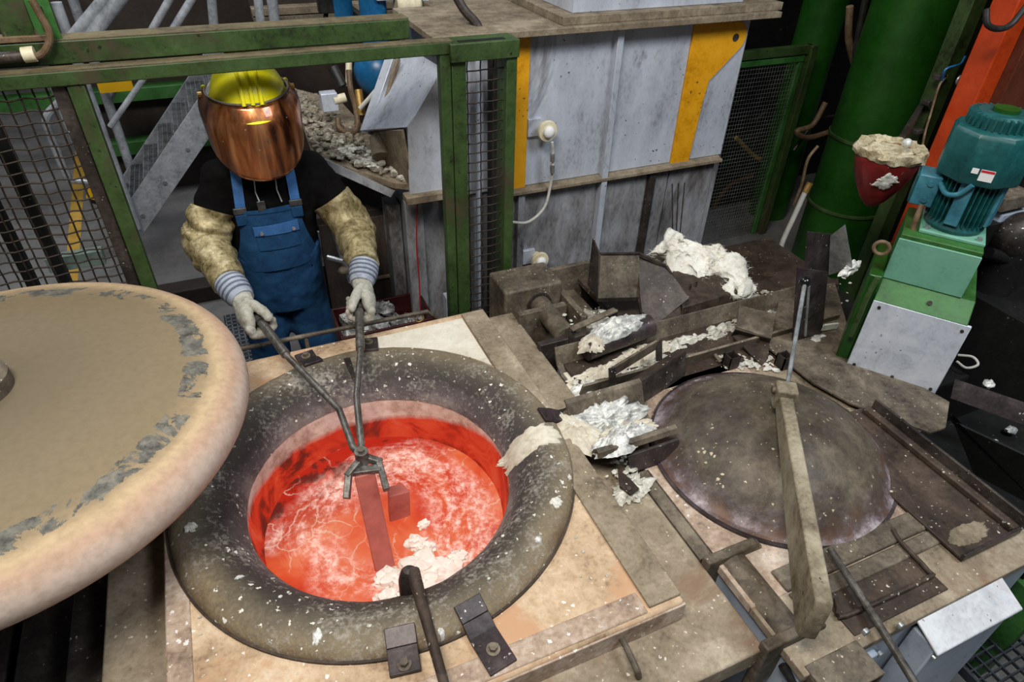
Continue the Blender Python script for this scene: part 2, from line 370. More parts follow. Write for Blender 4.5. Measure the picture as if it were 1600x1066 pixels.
def m_bath():
    # streaks run round the pot: noise is sampled in (direction, radius) space
    t = NT('molten_metal'); sx = t.n.new('ShaderNodeSeparateXYZ'); t.link(t.tc.outputs['Object'], sx.inputs[0])
    x, y = sx.outputs['X'], sx.outputs['Y']; r = t.radius()
    nr = t.n.new('ShaderNodeVectorMath'); nr.operation = 'NORMALIZE'; t.link(t.mapping((1,1,0)), nr.inputs[0])
    sc = t.n.new('ShaderNodeVectorMath'); sc.operation = 'SCALE'; sc.inputs['Scale'].default_value = 1.1; t.link(nr.outputs[0], sc.inputs[0])
    cz = t.n.new('ShaderNodeCombineXYZ'); t.link(t.math('MULTIPLY', r, 9.0), cz.inputs['Z'])
    ad = t.n.new('ShaderNodeVectorMath'); ad.operation = 'ADD'; t.link(sc.outputs[0], ad.inputs[0]); t.link(cz.outputs[0], ad.inputs[1]); pol = ad.outputs[0]
    n1 = t.noise(3.0, 6, .55, None, .8); n2 = t.noise(1.6, 10, .72, pol, .7); n3 = t.noise(2.4, 4, .5, None, .5, 11); nf = t.noise(34, 6, .75)
    c = t.ramp(n1, [(.30, (206,50,24)), (.42, (226,80,42)), (.52, (236,108,64)), (.66, (240,134,92))])
    cool = t.math('ADD', t.math('MULTIPLY', y, .9), t.math('MULTIPLY', x, -.35))       # the far side is cooler
    c = t.mix(t.mask(t.math('ADD', cool, t.math('MULTIPLY', t.math('SUBTRACT', n3, .5), .5)), .05, .30), c, (190,38,20))
    skin = t.math('MULTIPLY', t.mask(cool, .16, .30), t.mask(t.noise(7, 6, .6, None, .6, 6), .52, .58))
    c = t.mix(t.math('MULTIPLY', skin, .85), c, (66,36,30))
    zone = t.mask(t.math('ADD', t.math('MULTIPLY', t.math('ABSOLUTE', t.math('SUBTRACT', r, .27)), -2.2), t.math('ADD', n3, .12)), .28, .52)
    cr = t.math('MULTIPLY', zone, t.mask(t.math('ADD', t.math('MULTIPLY', n2, .8), t.math('MULTIPLY', nf, .25)), .44, .58))
    c = t.mix(t.math('MULTIPLY', cr, .9), c, t.ramp(nf, [(.34, (150,66,52)), (.46, (206,128,108)), (.58, (240,206,190)), (.68, (252,238,228))]))
    wv = t.n.new('ShaderNodeMix'); wv.data_type = 'VECTOR'; nn = t.n.new('ShaderNodeTexNoise'); nn.inputs['Scale'].default_value = 7; nn.inputs['Detail'].default_value = 6
    t.link(t.tc.outputs['Object'], nn.inputs['Vector']); wv.inputs[0].default_value = .16; t.link(t.tc.outputs['Object'], wv.inputs[4]); t.link(nn.outputs['Color'], wv.inputs[5])
    web = t.voro(8, 'DISTANCE_TO_EDGE', wv.outputs[1])
    lines = t.math('MULTIPLY', t.mask(web, .03, .006), t.mask(n1, .46, .56))
    c = t.mix(t.math('MULTIPLY', lines, .55), c, (250,214,190))
    t.link(c, t.b.inputs['Emission Color']); t.b.inputs['Emission Strength'].default_value = .9
    t.bump(t.math('ADD', t.math('MULTIPLY', cr, nf), lines), .5, .01)
    return t.done(t.mix(cr, (50,12,8), (150,110,100)), .45, 0, .25)
M['bath'] = m_bath()
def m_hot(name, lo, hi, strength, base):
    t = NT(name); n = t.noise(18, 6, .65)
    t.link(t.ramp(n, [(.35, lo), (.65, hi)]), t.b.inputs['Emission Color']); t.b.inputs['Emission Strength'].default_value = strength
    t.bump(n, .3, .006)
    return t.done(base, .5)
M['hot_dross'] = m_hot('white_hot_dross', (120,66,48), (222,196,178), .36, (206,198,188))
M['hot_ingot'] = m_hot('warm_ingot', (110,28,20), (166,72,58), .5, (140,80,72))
def glass(name, colr, rough, alpha):
    t = NT(name); t.b.inputs['Transmission Weight'].default_value = 0.0
    return t
M['crust_tan'] = grime('tan_metal_crust', [(110,96,70), (160,146,114), (196,184,154), (222,212,190)], 16, .7, .15, bump=.9, bdist=.012)
M['lever'] = grime('dust_covered_bar', [(78,70,55), (116,106,87), (146,136,115), (166,156,136)], 4, .75, .05, flecks=((60,52,44), .16, 40), bump=.25)
M['bin_red'] = grime('dark_red_bin_paint', [(34,8,8), (58,12,12), (78,20,18)], 5, .5)
M['mint_pale'] = grime('pale_mint_paint', [(104,122,110), (130,148,136), (146,162,150)], 4, .6)
# ================================================================== setting
ZF = -0.82
def struct(name, mb, mat, **k):
    o = mb.build(name, mat, **k); o['kind'] = 'structure'; return o
struct('floor', MB().box((-9, -3, ZF-.1), (10, 17, ZF)), M['floor'], smooth=0)
struct('wall_back', MB().box((-9, 16.8, ZF), (10, 17, 6)), M['wall'], smooth=0)
struct('wall_right', MB().box((9.8, -3, ZF), (10, 16.8, 6)), M['wall'], smooth=0)

# ================================================================== melting furnace with the open crucible
RC = Vector((.24, 1.63, 0))
fur = thing('melting_furnace', 'open melting furnace with a glowing round crucible and thick scorched collar', 'furnace', (RC.x, RC.y, ZF))
def ring_hole(mb, x0, x1, y0, y1, z0, z1, r, n=48):
    """a rectangular slab with a round hole"""
    vs = []; cx, cy = RC.x, RC.y
    for k in range(n):
        a = 2*math.pi*(k+.5)/n; c, s = math.cos(a), math.sin(a)
        t = min((x1-cx)/c if c > 0 else (x0-cx)/c if c < 0 else 9, (y1-cy)/s if s > 0 else (y0-cy)/s if s < 0 else 9)
        ox, oy = cx+c*t, cy+s*t
        vs.append([(cx+c*r, cy+s*r), (ox, oy)])
    # corners: snap the nearest outer point
    for (X, Y) in ((x0,y0), (x0,y1), (x1,y0), (x1,y1)):
        k = min(range(n), key=lambda k: (vs[k][1][0]-X)**2+(vs[k][1][1]-Y)**2); vs[k][1] = (X, Y)
    pts = []; fs = []
    for (i, o) in vs: pts += [(i[0], i[1], z1), (o[0], o[1], z1), (o[0], o[1], z0), (i[0], i[1], z0)]
    for k in range(n):
        a = 4*k; b = 4*((k+1) % n)
        for j in range(4): fs.append((a+j, a+(j+1) % 4, b+(j+1) % 4, b+j))
    return mb.add(pts, fs)
body = MB(); body.box((-.60, .66, ZF), (1.08, 2.44, -.42)); ring_hole(body, -.60, 1.08, .66, 2.44, -.42, -.19, .56); body.build('furnace_body', M['frame_side'], fur, bevel=.01)
fr = ring_hole(MB(), -.66, 1.14, .6, 2.5, -.19, -.1, .60).build('steel_frame', M['frame_steel'], fur, bevel=.006)
sl = ring_hole(MB(), -.47, .955, .78, 2.45, -.1, 0, .56).build('refractory_slab', M['slab'], fur, bevel=.01)
MB().box((-.475, .775, -.10), (.96, .785, -.012)).build('slab_face', M['slab_edge'], fur, bevel=.003, label='pinkish front face of the slab')
# seams: raised cement borders of the slab, one strip per side
for (a, b) in (((.84,.80,0), (.953,2.43,.012)), ((-.465,.80,0), (-.40,2.43,.008)), ((-.39,.79,0), (.83,.86,.008))):
    MB().box(a, b).build('border_strip', M['slab_edge'] if a[0] < 0 else M['frame_steel'], fur, bevel=.004)
# cream patch of the back right corner
MB().prism([(.40,2.40,0), (.835,2.40,0), (.835,2.02,0)]+[(RC.x+.712*math.cos(R(a)), RC.y+.712*math.sin(R(a)), 0) for a in range(33, 78, 4)], (0,0,.006)).build('cream_patch', M['white_ref'], fur, label='cream refractory patch on the slab')
# collar
COL = [(.694,.0), (.693,.012), (.684,.026), (.668,.039), (.645,.047), (.618,.050), (.590,.045), (.560,.031), (.530,.010), (.505,-.014), (.488,-.036), (.477,-.056), (.470,-.068), (.466,-.085)]
def zcol(r):
    for (r1, z1), (r0, z0) in zip(COL[:-1], COL[1:]):
        if r0 <= r <= r1: return z0+(z1-z0)*(r-r0)/max(r1-r0, 1e-6)
    return .0 if r > .69 else -.085
prof = [(.694,-.002)]+COL+[(.52,-.09)]
ringm = MB().lathe(prof, RC, 128)
for v in ringm.v:
    d = v-RC; a = math.atan2(d.y, d.x); q = Vector((math.cos(a)*4, math.sin(a)*4, d.length*6))
    v.z += .006*noise.noise(q)+.003*noise.noise(q*4)
ringm.build('collar', M['ring'], fur)
MB().lathe([(.688,.0),(.700,.0),(.700,.010),(.688,.010)], RC, 96, close=True).build('collar_flange', M['steel_rust'], fur)
pot = MB().lathe([(.53,-.078),(.478,-.076),(.467,-.084),(.464,-.13),(.458,-.2),(.447,-.3),(.41,-.37),(.2,-.395),(.001,-.40)], RC, 96).build('crucible', M['pot'], fur)
MB().prism([V(537,562,z=.046), V(547,560,z=.046), V(556,590,z=.052), V(550,592,z=.052)], (0,0,.006)).build('collar_crack', M['steel_dark'], fur, label='dark crack across the collar')
# clamps holding the collar down
def clamp(p_out, ang, w=.10, l=.17, name='clamp'):
    c = Vector(p_out); d = Vector((math.cos(ang), math.sin(ang), 0)); s = Vector((-d.y, d.x, 0)); h = w/2
    mb = MB()
    def strip(a, b):  # from radius offset/height a to b
        P = [c+d*a[0]+Vector((0,0,a[1])), c+d*b[0]+Vector((0,0,b[1]))]
        mb.plate([P[0]-s*h, P[1]-s*h, P[1]+s*h, P[0]+s*h], .012)
    strip((-.055, .052), (-.005, .032)); strip((-.005, .032), (.035, .008)); strip((.033, .008), (l, .008))
    o = mb.build(name, M['steel_violet'], fur, bevel=.002)
    b = c+d*(l*.62)
    MB().cyl(b+Vector((0,0,.012)), b+Vector((0,0,.018)), .020, n=16).build('washer', M['steel_olive'], o)
    MB().cyl(b+Vector((0,0,.018)), b+Vector((0,0,.032)), .012, n=6).build('bolt', M['steel_olive'], o)
    return o
for (px, py, w, l) in ((752,988,.085,.15), (632,1040,.085,.06), (868,655,.075,.10), (487,572,.08,.09), (577,545,.08,.09)):
    q = V(px, py, z=.01)-RC; a = math.atan2(q.y, q.x); clamp(RC+Vector((math.cos(a)*.69, math.sin(a)*.69, .004)), a, w, l)
# bent lifting handle on the front of the frame
MB().tube(spline([V(960,985,z=-.06), V(968,992,z=-.05), V(985,1025,z=-.05), V(996,1050,z=-.06), V(998,1062,z=-.14)], 5), .010, 10).build('lift_handle', M['steel_olive'], fur)
# splashes of metal on collar and slab (solid, stuck on: parts)
def collar_patch(px, py, da, dr, seed, mat, th=.006, name='metal_splash', label=None):
    q = V(px, py, z=.03)-RC; a0 = math.atan2(q.y, q.x); r0 = math.hypot(q.x, q.y); vs = []; fs = []; n, m = 72, 10; o = Vector((seed*4.7, seed*1.9, 0))
    for i in range(m+1):
        for k in range(n):
            an = 2*math.pi*k/n; d = Vector((math.cos(an), math.sin(an), 0))
            g = 1+.35*noise.noise(d*1.2+o)+.22*noise.noise(d*3.3+o)+.16*noise.noise(d*8+o)+.1*noise.noise(d*18+o)
            f = max(i/m, .001); r = r0+dr*f*g*math.cos(an); a = a0+da*f*g*math.sin(an)
            h = th*(1-f**4)*(1+.6*noise.noise(Vector((r*30, a*20, seed)))) if i < m else -.004
            vs.append((RC.x+r*math.cos(a), RC.y+r*math.sin(a), zcol(r)+.003+h))
    for i in range(m):
        for k in range(n): fs.append((i*n+k, i*n+(k+1) % n, (i+1)*n+(k+1) % n, (i+1)*n+k))
    return MB().add(vs, fs).build(name, M[mat], fur, label=label)
collar_patch(828, 690, .11, .115, 3, 'white_ref', .010, label='cream splash of solid metal on the collar')
for i, (px, py, da, dr, m) in enumerate(((868,790,.035,.02,'alu_dull'), (497,1000,.02,.02,'alu'), (375,905,.012,.014,'alu'), (300,830,.03,.02,'alu_dull'), (345,700,.03,.02,'alu_dull'), (690,990,.014,.012,'alu'), (840,850,.02,.012,'alu'))):
    collar_patch(px, py, da, dr, 20+i, m, .004)
MB().splat(V(283,978,z=0), .035, .018, .006, 5, .9).build('metal_splash', M['alu'], fur)
rnd = random.Random(4); sp = MB()
for i in range(150):
    a = rnd.uniform(0, 6.28); rr = rnd.choice((rnd.uniform(.49,.68), rnd.uniform(.7,.95)))
    x, y = RC.x+rr*math.cos(a), RC.y+rr*math.sin(a)
    if not (-.44 < x < .93 and .82 < y < 2.4): continue
    z = .0 if rr > .69 else zcol(rr)
    sp.lump((x, y, z+.002), (rnd.uniform(.004,.016), rnd.uniform(.004,.013), .006), i, .4, 6, 4)
sp.build('metal_specks', M['alu_dull'], fur, kind='stuff')
# guard rail along the back edge
p0, p1 = V(362,548,y=2.53), V(668,487,y=2.53)
MB().tube([p0, p1, V(682,497,y=2.55)], .011, 10).build('back_rail', M['steel_olive'], fur)
for px, py in ((478,528), (562,510)):
    a = V(px, py, y=2.53); MB().tube([a, a+Vector((0,.0,-.09)), (a.x, 2.46, -.10)], .009, 8).build('rail_post', M['steel_olive'], fur)
MB().tube(arc(V(655,497,y=2.53), .022, 0, 6.2, (1,0,0), (0,0,1), 14), .003, 6).build('rail_ring', M['brass'], fur)

# ---------------- trunnion at the back right corner of the frame
tr = thing('trunnion_bearing', 'dusty steel trunnion bearing block and shaft at the back corner of the open furnace', 'bearing', (1.27, 2.45, -.3))
MB().box((1.10, 2.50, -.30), (1.42, 2.72, .02)).build('bearing_block', M['steel_olive'], tr, bevel=.012)
MB().cyl((1.29, 2.52, -.085), (1.29, 2.19, -.085), .052, n=24).build('shaft', M['steel_olive'], tr)
MB().lathe([(.05,0),(.066,0),(.066,.012),(.05,.012)], (1.29, 2.50, -.085), 24, True, M=Matrix.Rotation(R(90), 3, 'X')).build('shaft_collar', M['steel_dark'], tr)
MB().box((1.13, 2.385, -.25), (1.39, 2.42, -.045)).build('hanger_plate', M['steel_olive'], tr, bevel=.004)
h2 = MB().box((1.13, 2.15, -.27), (1.37, 2.185, -.065)).build('hanger_plate', M['steel_dark'], tr, bevel=.004)
MB().lathe([(.034,0),(.037,0),(.037,.003),(.034,.003)], (1.27, 2.149, -.15), 24, True, M=Matrix.Rotation(R(90), 3, 'X')).build('weld_ring', M['steel_olive'], h2)
MB().prism([(1.43,2.30,-.22), (1.62,2.30,-.22), (1.62,2.75,-.22), (1.43,2.75,-.22)], (0,0,.015)).build('base_tray', M['steel_olive'], tr)
MB().box((1.42, 2.28, -.30), (1.455, 2.75, -.06)).build('tray_side', M['steel_olive'], tr, bevel=.003)
MB().box((1.45, 2.72, -.30), (1.80, 2.75, -.05)).build('tray_side', M['steel_olive'], tr, bevel=.003)
MB().lump((1.56, 2.42, -.205), (.18, .16, .03), 7, .4, 18, 9).build('dross_cake', M['alu_dull'], tr)

# ================================================================== the big swung-aside lid
LC = Vector((-.845, 1.925, .30))
lid = thing('crucible_cover', 'huge round beige furnace lid with flaking paint swung aside over the corner', 'cover', (LC.x, LC.y, LC.z))
pr = [(.001,-.02),(.60,-.02),(.69,-.015),(.715,.0)]
for i in range(13):
    a = -R(35)+R(125)*i/12; pr.append((.652+.088*math.cos(a), .055+.088*math.sin(a)))
pr += [(.60,.152),(.45,.172),(.25,.184),(.10,.188),(.001,.189)]
lm = MB().lathe(pr, LC, 128)
lm.build('lid_shell', M['lid'], lid)
MB().lathe([(.0,.17),(.11,.17),(.11,.235),(.095,.245),(.0,.245)], LC, 40).build('hub', M['steel_olive'], lid)
MB().box((LC.x-.9, LC.y-.05, LC.z+.225), (LC.x+.03, LC.y+.05, LC.z+.30)).build('swing_arm', M['steel_olive'], lid, bevel=.006)
MB().cyl((LC.x-.86, LC.y, ZF), (LC.x-.86, LC.y, LC.z+.32), .06, n=24).build('swing_post', M['steel_olive'], lid)
# dark furnace pedestal strips left of the frame, below the lid
ped = thing('furnace_pedestal', 'dark steel beams of the stand below the swung-aside lid', 'stand', (-.95, 1.2, ZF))
for (x0, x1, z) in ((-.80,-.67,-.22), (-1.00,-.84,-.35), (-1.25,-1.05,-.40)):
    MB().box((x0, .5, ZF), (x1, 2.4, z)).build('support_beam', M['steel_dark'], ped, bevel=.006)

# ================================================================== molten bath, ingots, tongs, ladle
bath = MB(); n = 72
BZ = -.285
def bz(x, y): return BZ+.004*noise.noise(Vector((x*9, y*9, 1)))+.002*noise.noise(Vector((x*30, y*30, 4)))
vs = [(RC.x, RC.y, bz(0,0))]; fs = []
for i in range(1, 31):
    r = .4480*i/30
    for k in range(n):
        a = 2*math.pi*k/n; x, y = RC.x+r*math.cos(a), RC.y+r*math.sin(a); vs.append((x, y, bz(x, y)))
for k in range(n):
    k2 = (k+1) % n; fs.append((0, 1+k, 1+k2))
    for i in range(29): fs.append((1+i*n+k, 1+(i+1)*n+k, 1+(i+1)*n+k2, 1+i*n+k2))
tag(bath.add(vs, fs).build('molten_metal', M['bath']), 'glowing orange red molten metal filling the round crucible', 'molten metal')
def ingot(p0, p1, w, name, label, mat):
    p0, p1 = Vector(p0), Vector(p1); d = (p1-p0).normalized(); s = d.cross(Vector((0,1,.3))).normalized(); u = s.cross(d)
    mb = MB(); prof = [(-.5,-.35), (.5,-.35), (.36,.35), (-.36,.35)]
    a = [p0+s*x*w+u*y*w for x, y in prof]; b = [p1+s*x*w+u*y*w for x, y in prof]
    mb.add(a+b, [(3,2,1,0), (4,5,6,7)]+[(i, (i+1) % 4, 4+(i+1) % 4, 4+i) for i in range(4)])
    return tag(mb.build(name, mat, bevel=.006), label, 'ingot', 'ingots going into the crucible')
ib, it = V(600,885,z=BZ-.003), V(568,738,z=.03)
ingot(it, ib, .075, 'metal_ingot', 'long red lit metal ingot gripped by the tongs above the melt', M['hot_ingot'])
jb = V(622,805,z=BZ-.01); ingot(jb+Vector((.012,.02,.125)), jb, .085, 'metal_ingot', 'short stub of an ingot standing up out of the melt', M['hot_ingot'])
# dross: each floe a thing
rnd = random.Random(9)
dl = [((655,884),.11,.07), ((606,905),.08,.06), ((604,938),.07,.05), ((695,893),.11,.05), ((676,912),.10,.06), ((648,850),.06,.07), ((662,820),.035,.03), ((630,915),.08,.08), ((640,940),.09,.06), ((668,858),.05,.05), ((715,872),.06,.03)]
tt = thing('dross_floe', 'white hot dross heaped where the ingot enters the melt', 'dross', V(650,890,z=BZ-.01))
for i, ((px, py), s, h) in enumerate(dl):
    MB().lump(V(px, py, z=BZ+.005), (s*1.25, s, h), i+3, .5, 22, 12, 2.6).build('dross_lump', M['hot_dross'], tt)
# sampling rod with a black cup, leaning on the collar
rod = thing('skimming_rod', 'black tipped rod resting over the front of the collar', 'rod', V(690,1055,z=.10))
r0, r1 = V(645,893,z=.06), V(700,1090,z=.085)
MB().tube([r0, r0.lerp(r1,.3), r0.lerp(r1,.55), r1], [.021,.017,.015,.013], 14).build('rod_shaft', M['steel_rust'], rod)
cup = r0+Vector((-.012,.0,-.035))
MB().lathe([(.0,-.16),(.030,-.16),(.036,-.06),(.034,.0),(.026,.035),(.016,.05),(.0,.054)], cup, 24).build('rod_cup', M['steel_dark'], rod)
# tongs
tong = thing('tongs', 'long steel tongs with two arms held in both gloves', 'tongs', V(565,722,z=.05))
PV = V(566,716,z=.07)
HL, HR = V(408,503,y=2.42), V(561,483,y=2.42)
for H0, kink, sgn in ((HL, V(448,556,y=2.18), -1), (HR, V(563,548,y=2.17), 1)):
    arm = MB().tube([H0, H0.lerp(kink,.97)], [.0185,.0185], 16).build('handle_tube', M['tong_steel'], tong)
    k2 = V(530,640,y=1.88) if sgn < 0 else V(557,620,y=1.92)
    k3 = V(552,700,y=1.71) if sgn < 0 else V(564,690,y=1.72)
    MB().tube([H0.lerp(kink,.93), kink, k2, k3, PV+Vector((0,0,.012))], [.0135,.0125,.0125,.013,.012], 12).build('arm_bar', M['tong_steel'], tong)
MB().cyl(PV+Vector((0,0,-.02)), PV+Vector((0,0,.035)), .024, n=16).build('pivot', M['tong_steel'], tong)
MB().cyl(PV+Vector((0,0,.033)), PV+Vector((0,0,.045)), .013, n=6).build('pivot_bolt', M['steel_olive'], tong)
for pts in (([PV, V(545,742,z=.05), V(542,775,z=.01)]), ([PV+Vector((.01,0,0)), V(592,722,z=.05), V(603,762,z=.02)])):
    mb = MB()
    for a, b in zip(pts[:-1], pts[1:]): mb.bar(a, b+(b-a).normalized()*.01, .022, .026)
    mb.build('jaw', M['tong_steel'], tong, bevel=.003)
MB().bar(V(546,738,z=.045), V(596,732,z=.045), .03, .02).build('jaw_plate', M['tong_steel'], tong, bevel=.003)

# ================================================================== second furnace with the domed lid
DC = Vector((1.705, 1.24, -.1))
f2 = thing('holding_furnace', 'second furnace with a stained refractory top and pale cabinet front on the right', 'furnace', (DC.x, DC.y, ZF))
MB().box((1.20, .50, ZF), (2.27, 2.10, -.14)).build('furnace_body', M['blue_grey'], f2, bevel=.01)
MB().box((1.19, .72, -.14), (1.97, 1.75, -.10)).build('refractory_top', M['slab_edge'], f2, bevel=.004)
MB().box((1.19, 1.70, -.14), (2.28, 2.12, -.10)).build('top_plate', M['steel_rust'], f2, bevel=.004)
MB().box((1.96, .49, -.14), (2.30, 1.70, -.104)).build('top_plate', M['frame_steel'], f2, bevel=.004)
MB().box((1.19, .49, -.14), (1.965, .73, -.104)).build('front_plate', M['frame_steel'], f2, bevel=.004)
for (a, b, z) in (((1.33,.80), (1.98,.72), -.088), ((1.33,.715), (1.98,.66), -.095)):
    MB().box((a[0], b[1], -.12), (b[0], a[1], z)).build('edge_strip', M['steel_olive'], f2, bevel=.006)
# grey side rail along the first furnace
MB().bar((1.175, 1.34, -.13), (1.175, .93, -.13), .06, .06).build('side_rail', M['steel_olive'], f2, bevel=.004)
# access cover with looped handle
cv = MB().box((1.42, .525, -.106), (1.83, .66, -.098)).build('access_cover', M['steel_rust'], f2, bevel=.003)
lp = [V(p[0], p[1], z=-.085) for p in ((1395,828), (1408,848), (1450,892), (1446,905), (1322,962), (1310,950), (1306,936))]
MB().tube(spline(lp, 4), .008, 8).build('cover_handle', M['steel_rust'], cv)
# hinge ears and screws on the front face
for (px, py) in ((1350,985), (1372,1020), (1405,975)):
    p = V(px, py, y=.495); MB().cyl(p, p+Vector((0,-.012,0)), .012, n=12).build('screw', M['steel_bright'], f2)
MB().box((1.30, .478, -.62), (1.52, .502, -.20)).build('front_door', M['blue_grey'], f2, bevel=.006)
# dome lid
dm = thing('domed_lid', 'dark domed steel lid on the second furnace below the lever arm', 'lid', DC)
pf = [(.455,.0),(.458,.012),(.445,.016),(.44,.018)]
Rr, hh = .438, .205
rs = (Rr*Rr+hh*hh)/(2*hh)
for i in range(1, 19):
    r = Rr*(1-i/18)+.0005; pf.append((r, .016+math.sqrt(rs*rs-r*r)-(rs-hh)))
MB().lathe([(.0,.002),(.44,.002)]+pf, DC, 96).build('dome_shell', M['dome'], dm)
MB().lathe([(.452,.0),(.470,.0),(.470,.010),(.452,.010)], DC, 96, True).build('dome_rim', M['steel_violet'], dm)
MB().cyl(DC+Vector((0,.0,.17)), DC+Vector((0,0,.30)), .022, n=16).build('lifting_lug', M['steel_olive'], dm)
# lever arm
lv = thing('lever_arm', 'long flat steel lever arm lying across the domed lid', 'lever', V(1290,960,z=-.05))
A0, A1 = V(1228,612,z=.22), V(1289,940,z=.20)
d = (A1-A0).normalized(); s = Vector((-d.y, d.x, 0)).normalized()
def dn(p, h): return p-Vector((0,0,h))
Lb = [A0, A1, dn(A1,.02)+d*.012, dn(A1,.17)+d*.012, dn(A1,.19)-d*.02, dn(A0,.065)]
MB().prism([p-s*.024 for p in Lb], s*.048).build('arm_bar', M['lever'], lv, bevel=.006)
MB().obox(A0+Vector((0,0,-.02)), (.07, .075, .09), Matrix.Rotation(math.atan2(d.y, d.x), 3, 'Z')).build('arm_socket', M['lever'], lv, bevel=.008)
BK = V(1258,441,y=1.62)
kr = MB().tube([A0+Vector((0,0,.01)), BK], .0085, 12).build('lever_rod', M['steel_bright'], lv)
MB().ball(BK, .024, 20, 12).build('ball_knob', M['black'], lv)
MB().cyl(A0-s*.036, A0-s*.05, .014, n=12).build('pivot_bolt', M['steel_olive'], lv)
# long poker leaning over the front
tag(MB().tube([V(1297,858,z=-.06), V(1360,955,z=-.06), V(1432,1072,z=-.055)], [.012,.0125,.0125], 12).build('poker_rod', M['tong_steel']), 'plain grey round poker lying over the front of the second furnace', 'rod')
# front trunnion
t2 = thing('trunnion_bearing', 'olive steel shaft and hanger plates at the front corner between the two furnaces', 'bearing', (1.26, .75, -.3))
MB().cyl((1.25, .90, -.13), (1.25, .60, -.13), .055, n=28).build('shaft', M['steel_olive'], t2)
MB().prism([(1.14,.885,-.065), (1.34,.885,-.065), (1.37,.885,-.09), (1.37,.885,-.18), (1.14,.885,-.25)], (0,.035,0)).build('hanger_plate', M['steel_olive'], t2, bevel=.006)
MB().prism([(1.12,.58,-.065), (1.33,.58,-.065), (1.36,.58,-.09), (1.36,.58,-.16), (1.12,.58,-.34)], (0,.035,0)).build('hanger_plate', M['steel_olive'], t2, bevel=.006)
MB().cyl((1.27, .58, -.15), (1.27, .50, -.15), .035, n=20).build('shaft_end', M['steel_dark'], t2)
MB().prism([(1.13,.66,-.27), (1.24,.66,-.27), (1.24,.86,-.27), (1.13,.86,-.27)], (0,0,.02)).build('sole_plate', M['steel_violet'], t2)
bx = thing('bracket_box', 'olive hollow steel bracket box at the bottom edge below the lever arm', 'bracket', (1.33, .46, -.3))
MB().box((1.21, .405, -.112), (1.415, .515, -.10)).build('bracket_top', M['steel_olive'], bx, bevel=.003)
MB().box((1.21, .405, -.30), (1.222, .515, -.112)).build('bracket_side', M['steel_olive'], bx, bevel=.002)
MB().box((1.403, .405, -.30), (1.415, .515, -.112)).build('bracket_side', M['steel_olive'], bx, bevel=.002)
MB().box((1.222, .50, -.30), (1.403, .512, -.112)).build('bracket_back', M['steel_dark'], bx, bevel=.002)
tag(MB().tube(spline([(1.19,.56,-.16), (1.20,.50,-.2), (1.18,.45,-.28), (1.12,.42,-.34)], 6), .016, 10).build('hydraulic_hose', M['hose_black']), 'short black hose beside the bracket box at the bottom edge', 'hose')
# white control cabinet
wc = thing('control_cabinet', 'white sloped-top steel cabinet in the lower right corner', 'cabinet', (1.9, .42, ZF))
a, b, c_, d_ = V(1418,948,z=-.13), V(1563,880,z=-.13), V(1585,945,z=-.22), V(1448,1016,z=-.24)
a, b = Vector((1.66,.505,-.115)), Vector((2.06,.505,-.115)); c_, d_ = Vector((2.06,.395,-.165)), Vector((1.66,.395,-.165))
MB().add([a, b, c_, d_]+[Vector((v.x, v.y, v.z-.012)) for v in (a, b, c_, d_)], [(0,1,2,3),(7,6,5,4),(0,4,5,1),(1,5,6,2),(2,6,7,3),(3,7,4,0)]).build('sloped_top', M['white_metal'], wc, bevel=.004)
MB().box((1.67, .41, ZF), (2.05, .495, -.17)).build('cabinet_body', M['blue_grey'], wc, bevel=.006)
MB().cyl((1.68, .412, -.21), (1.68, .40, -.21), .008, n=10).build('screw', M['steel_bright'], wc)
MB().cyl((2.04, .412, -.21), (2.04, .40, -.21), .008, n=10).build('screw', M['steel_bright'], wc)
# ================================================================== launder deck and its pieces
dk = thing('launder_deck', 'dark dusty steel deck behind the domed lid carrying the launder pieces', 'deck', (2.2, 2.3, ZF))
MB().box((1.64, 2.13, -.17), (3.0, 2.72, -.14)).build('deck_plate', M['steel_rust'], dk, bevel=.004)
MB().box((2.30, 1.30, -.20), (3.0, 2.12, -.17)).build('deck_plate', M['dark_void'], dk, bevel=.004)
MB().box((1.66, 2.62, ZF), (2.95, 2.70, -.17)).build('deck_leg', M['dark_void'], dk)
MB().box((2.35, 1.40, ZF), (2.95, 1.5, -.20)).build('deck_leg', M['dark_void'], dk)

def u_channel(x0, x1, prof, th):
    """bent sheet running along X: prof = list of (y, z)"""
    mb = MB(); n = len(prof); vs = []; fs = []; P = [Vector((0, y, z)) for y, z in prof]; N = []
    for i in range(n):
        t = (P[min(i+1, n-1)]-P[max(i-1, 0)]).normalized(); N.append(Vector((0, -t.z, t.y)))
    for x in (x0, x1):
        for i in range(n): vs.append(P[i]+Vector((x, 0, 0)))
        for i in range(n): vs.append(P[i]+N[i]*th+Vector((x, 0, 0)))
    m = 2*n
    for i in range(n-1):
        fs += [(i, i+1, m+i+1, m+i), (n+i, m+n+i, m+n+i+1, n+i+1), (i, n+i, n+i+1, i+1), (m+i, m+i+1, m+n+i+1, m+n+i)]
    fs += [(0, m, m+n, n), (n-1, 2*n-1, m+2*n-1, m+n-1)]
    return mb.add(vs, fs)
lip = thing('pouring_lip', 'flared steel pouring lip crusted with white metal beside the collar', 'pouring lip', (1.15, 1.5, -.1))
u_channel(.985, 1.33, [(1.645,.075),(1.625,.068),(1.60,.02),(1.57,-.035),(1.52,-.06),(1.47,-.06),(1.43,-.03),(1.405,.03),(1.385,.05),(1.368,.045),(1.362,.02)], .012).build('lip_trough', M['steel_olive'], lip, bevel=.002)
MB().plate([(1.10,1.35,.005), (1.33,1.35,.005), (1.33,1.345,-.095), (1.13,1.345,-.095)], .012).build('lip_skirt', M['steel_violet'], lip, bevel=.002)
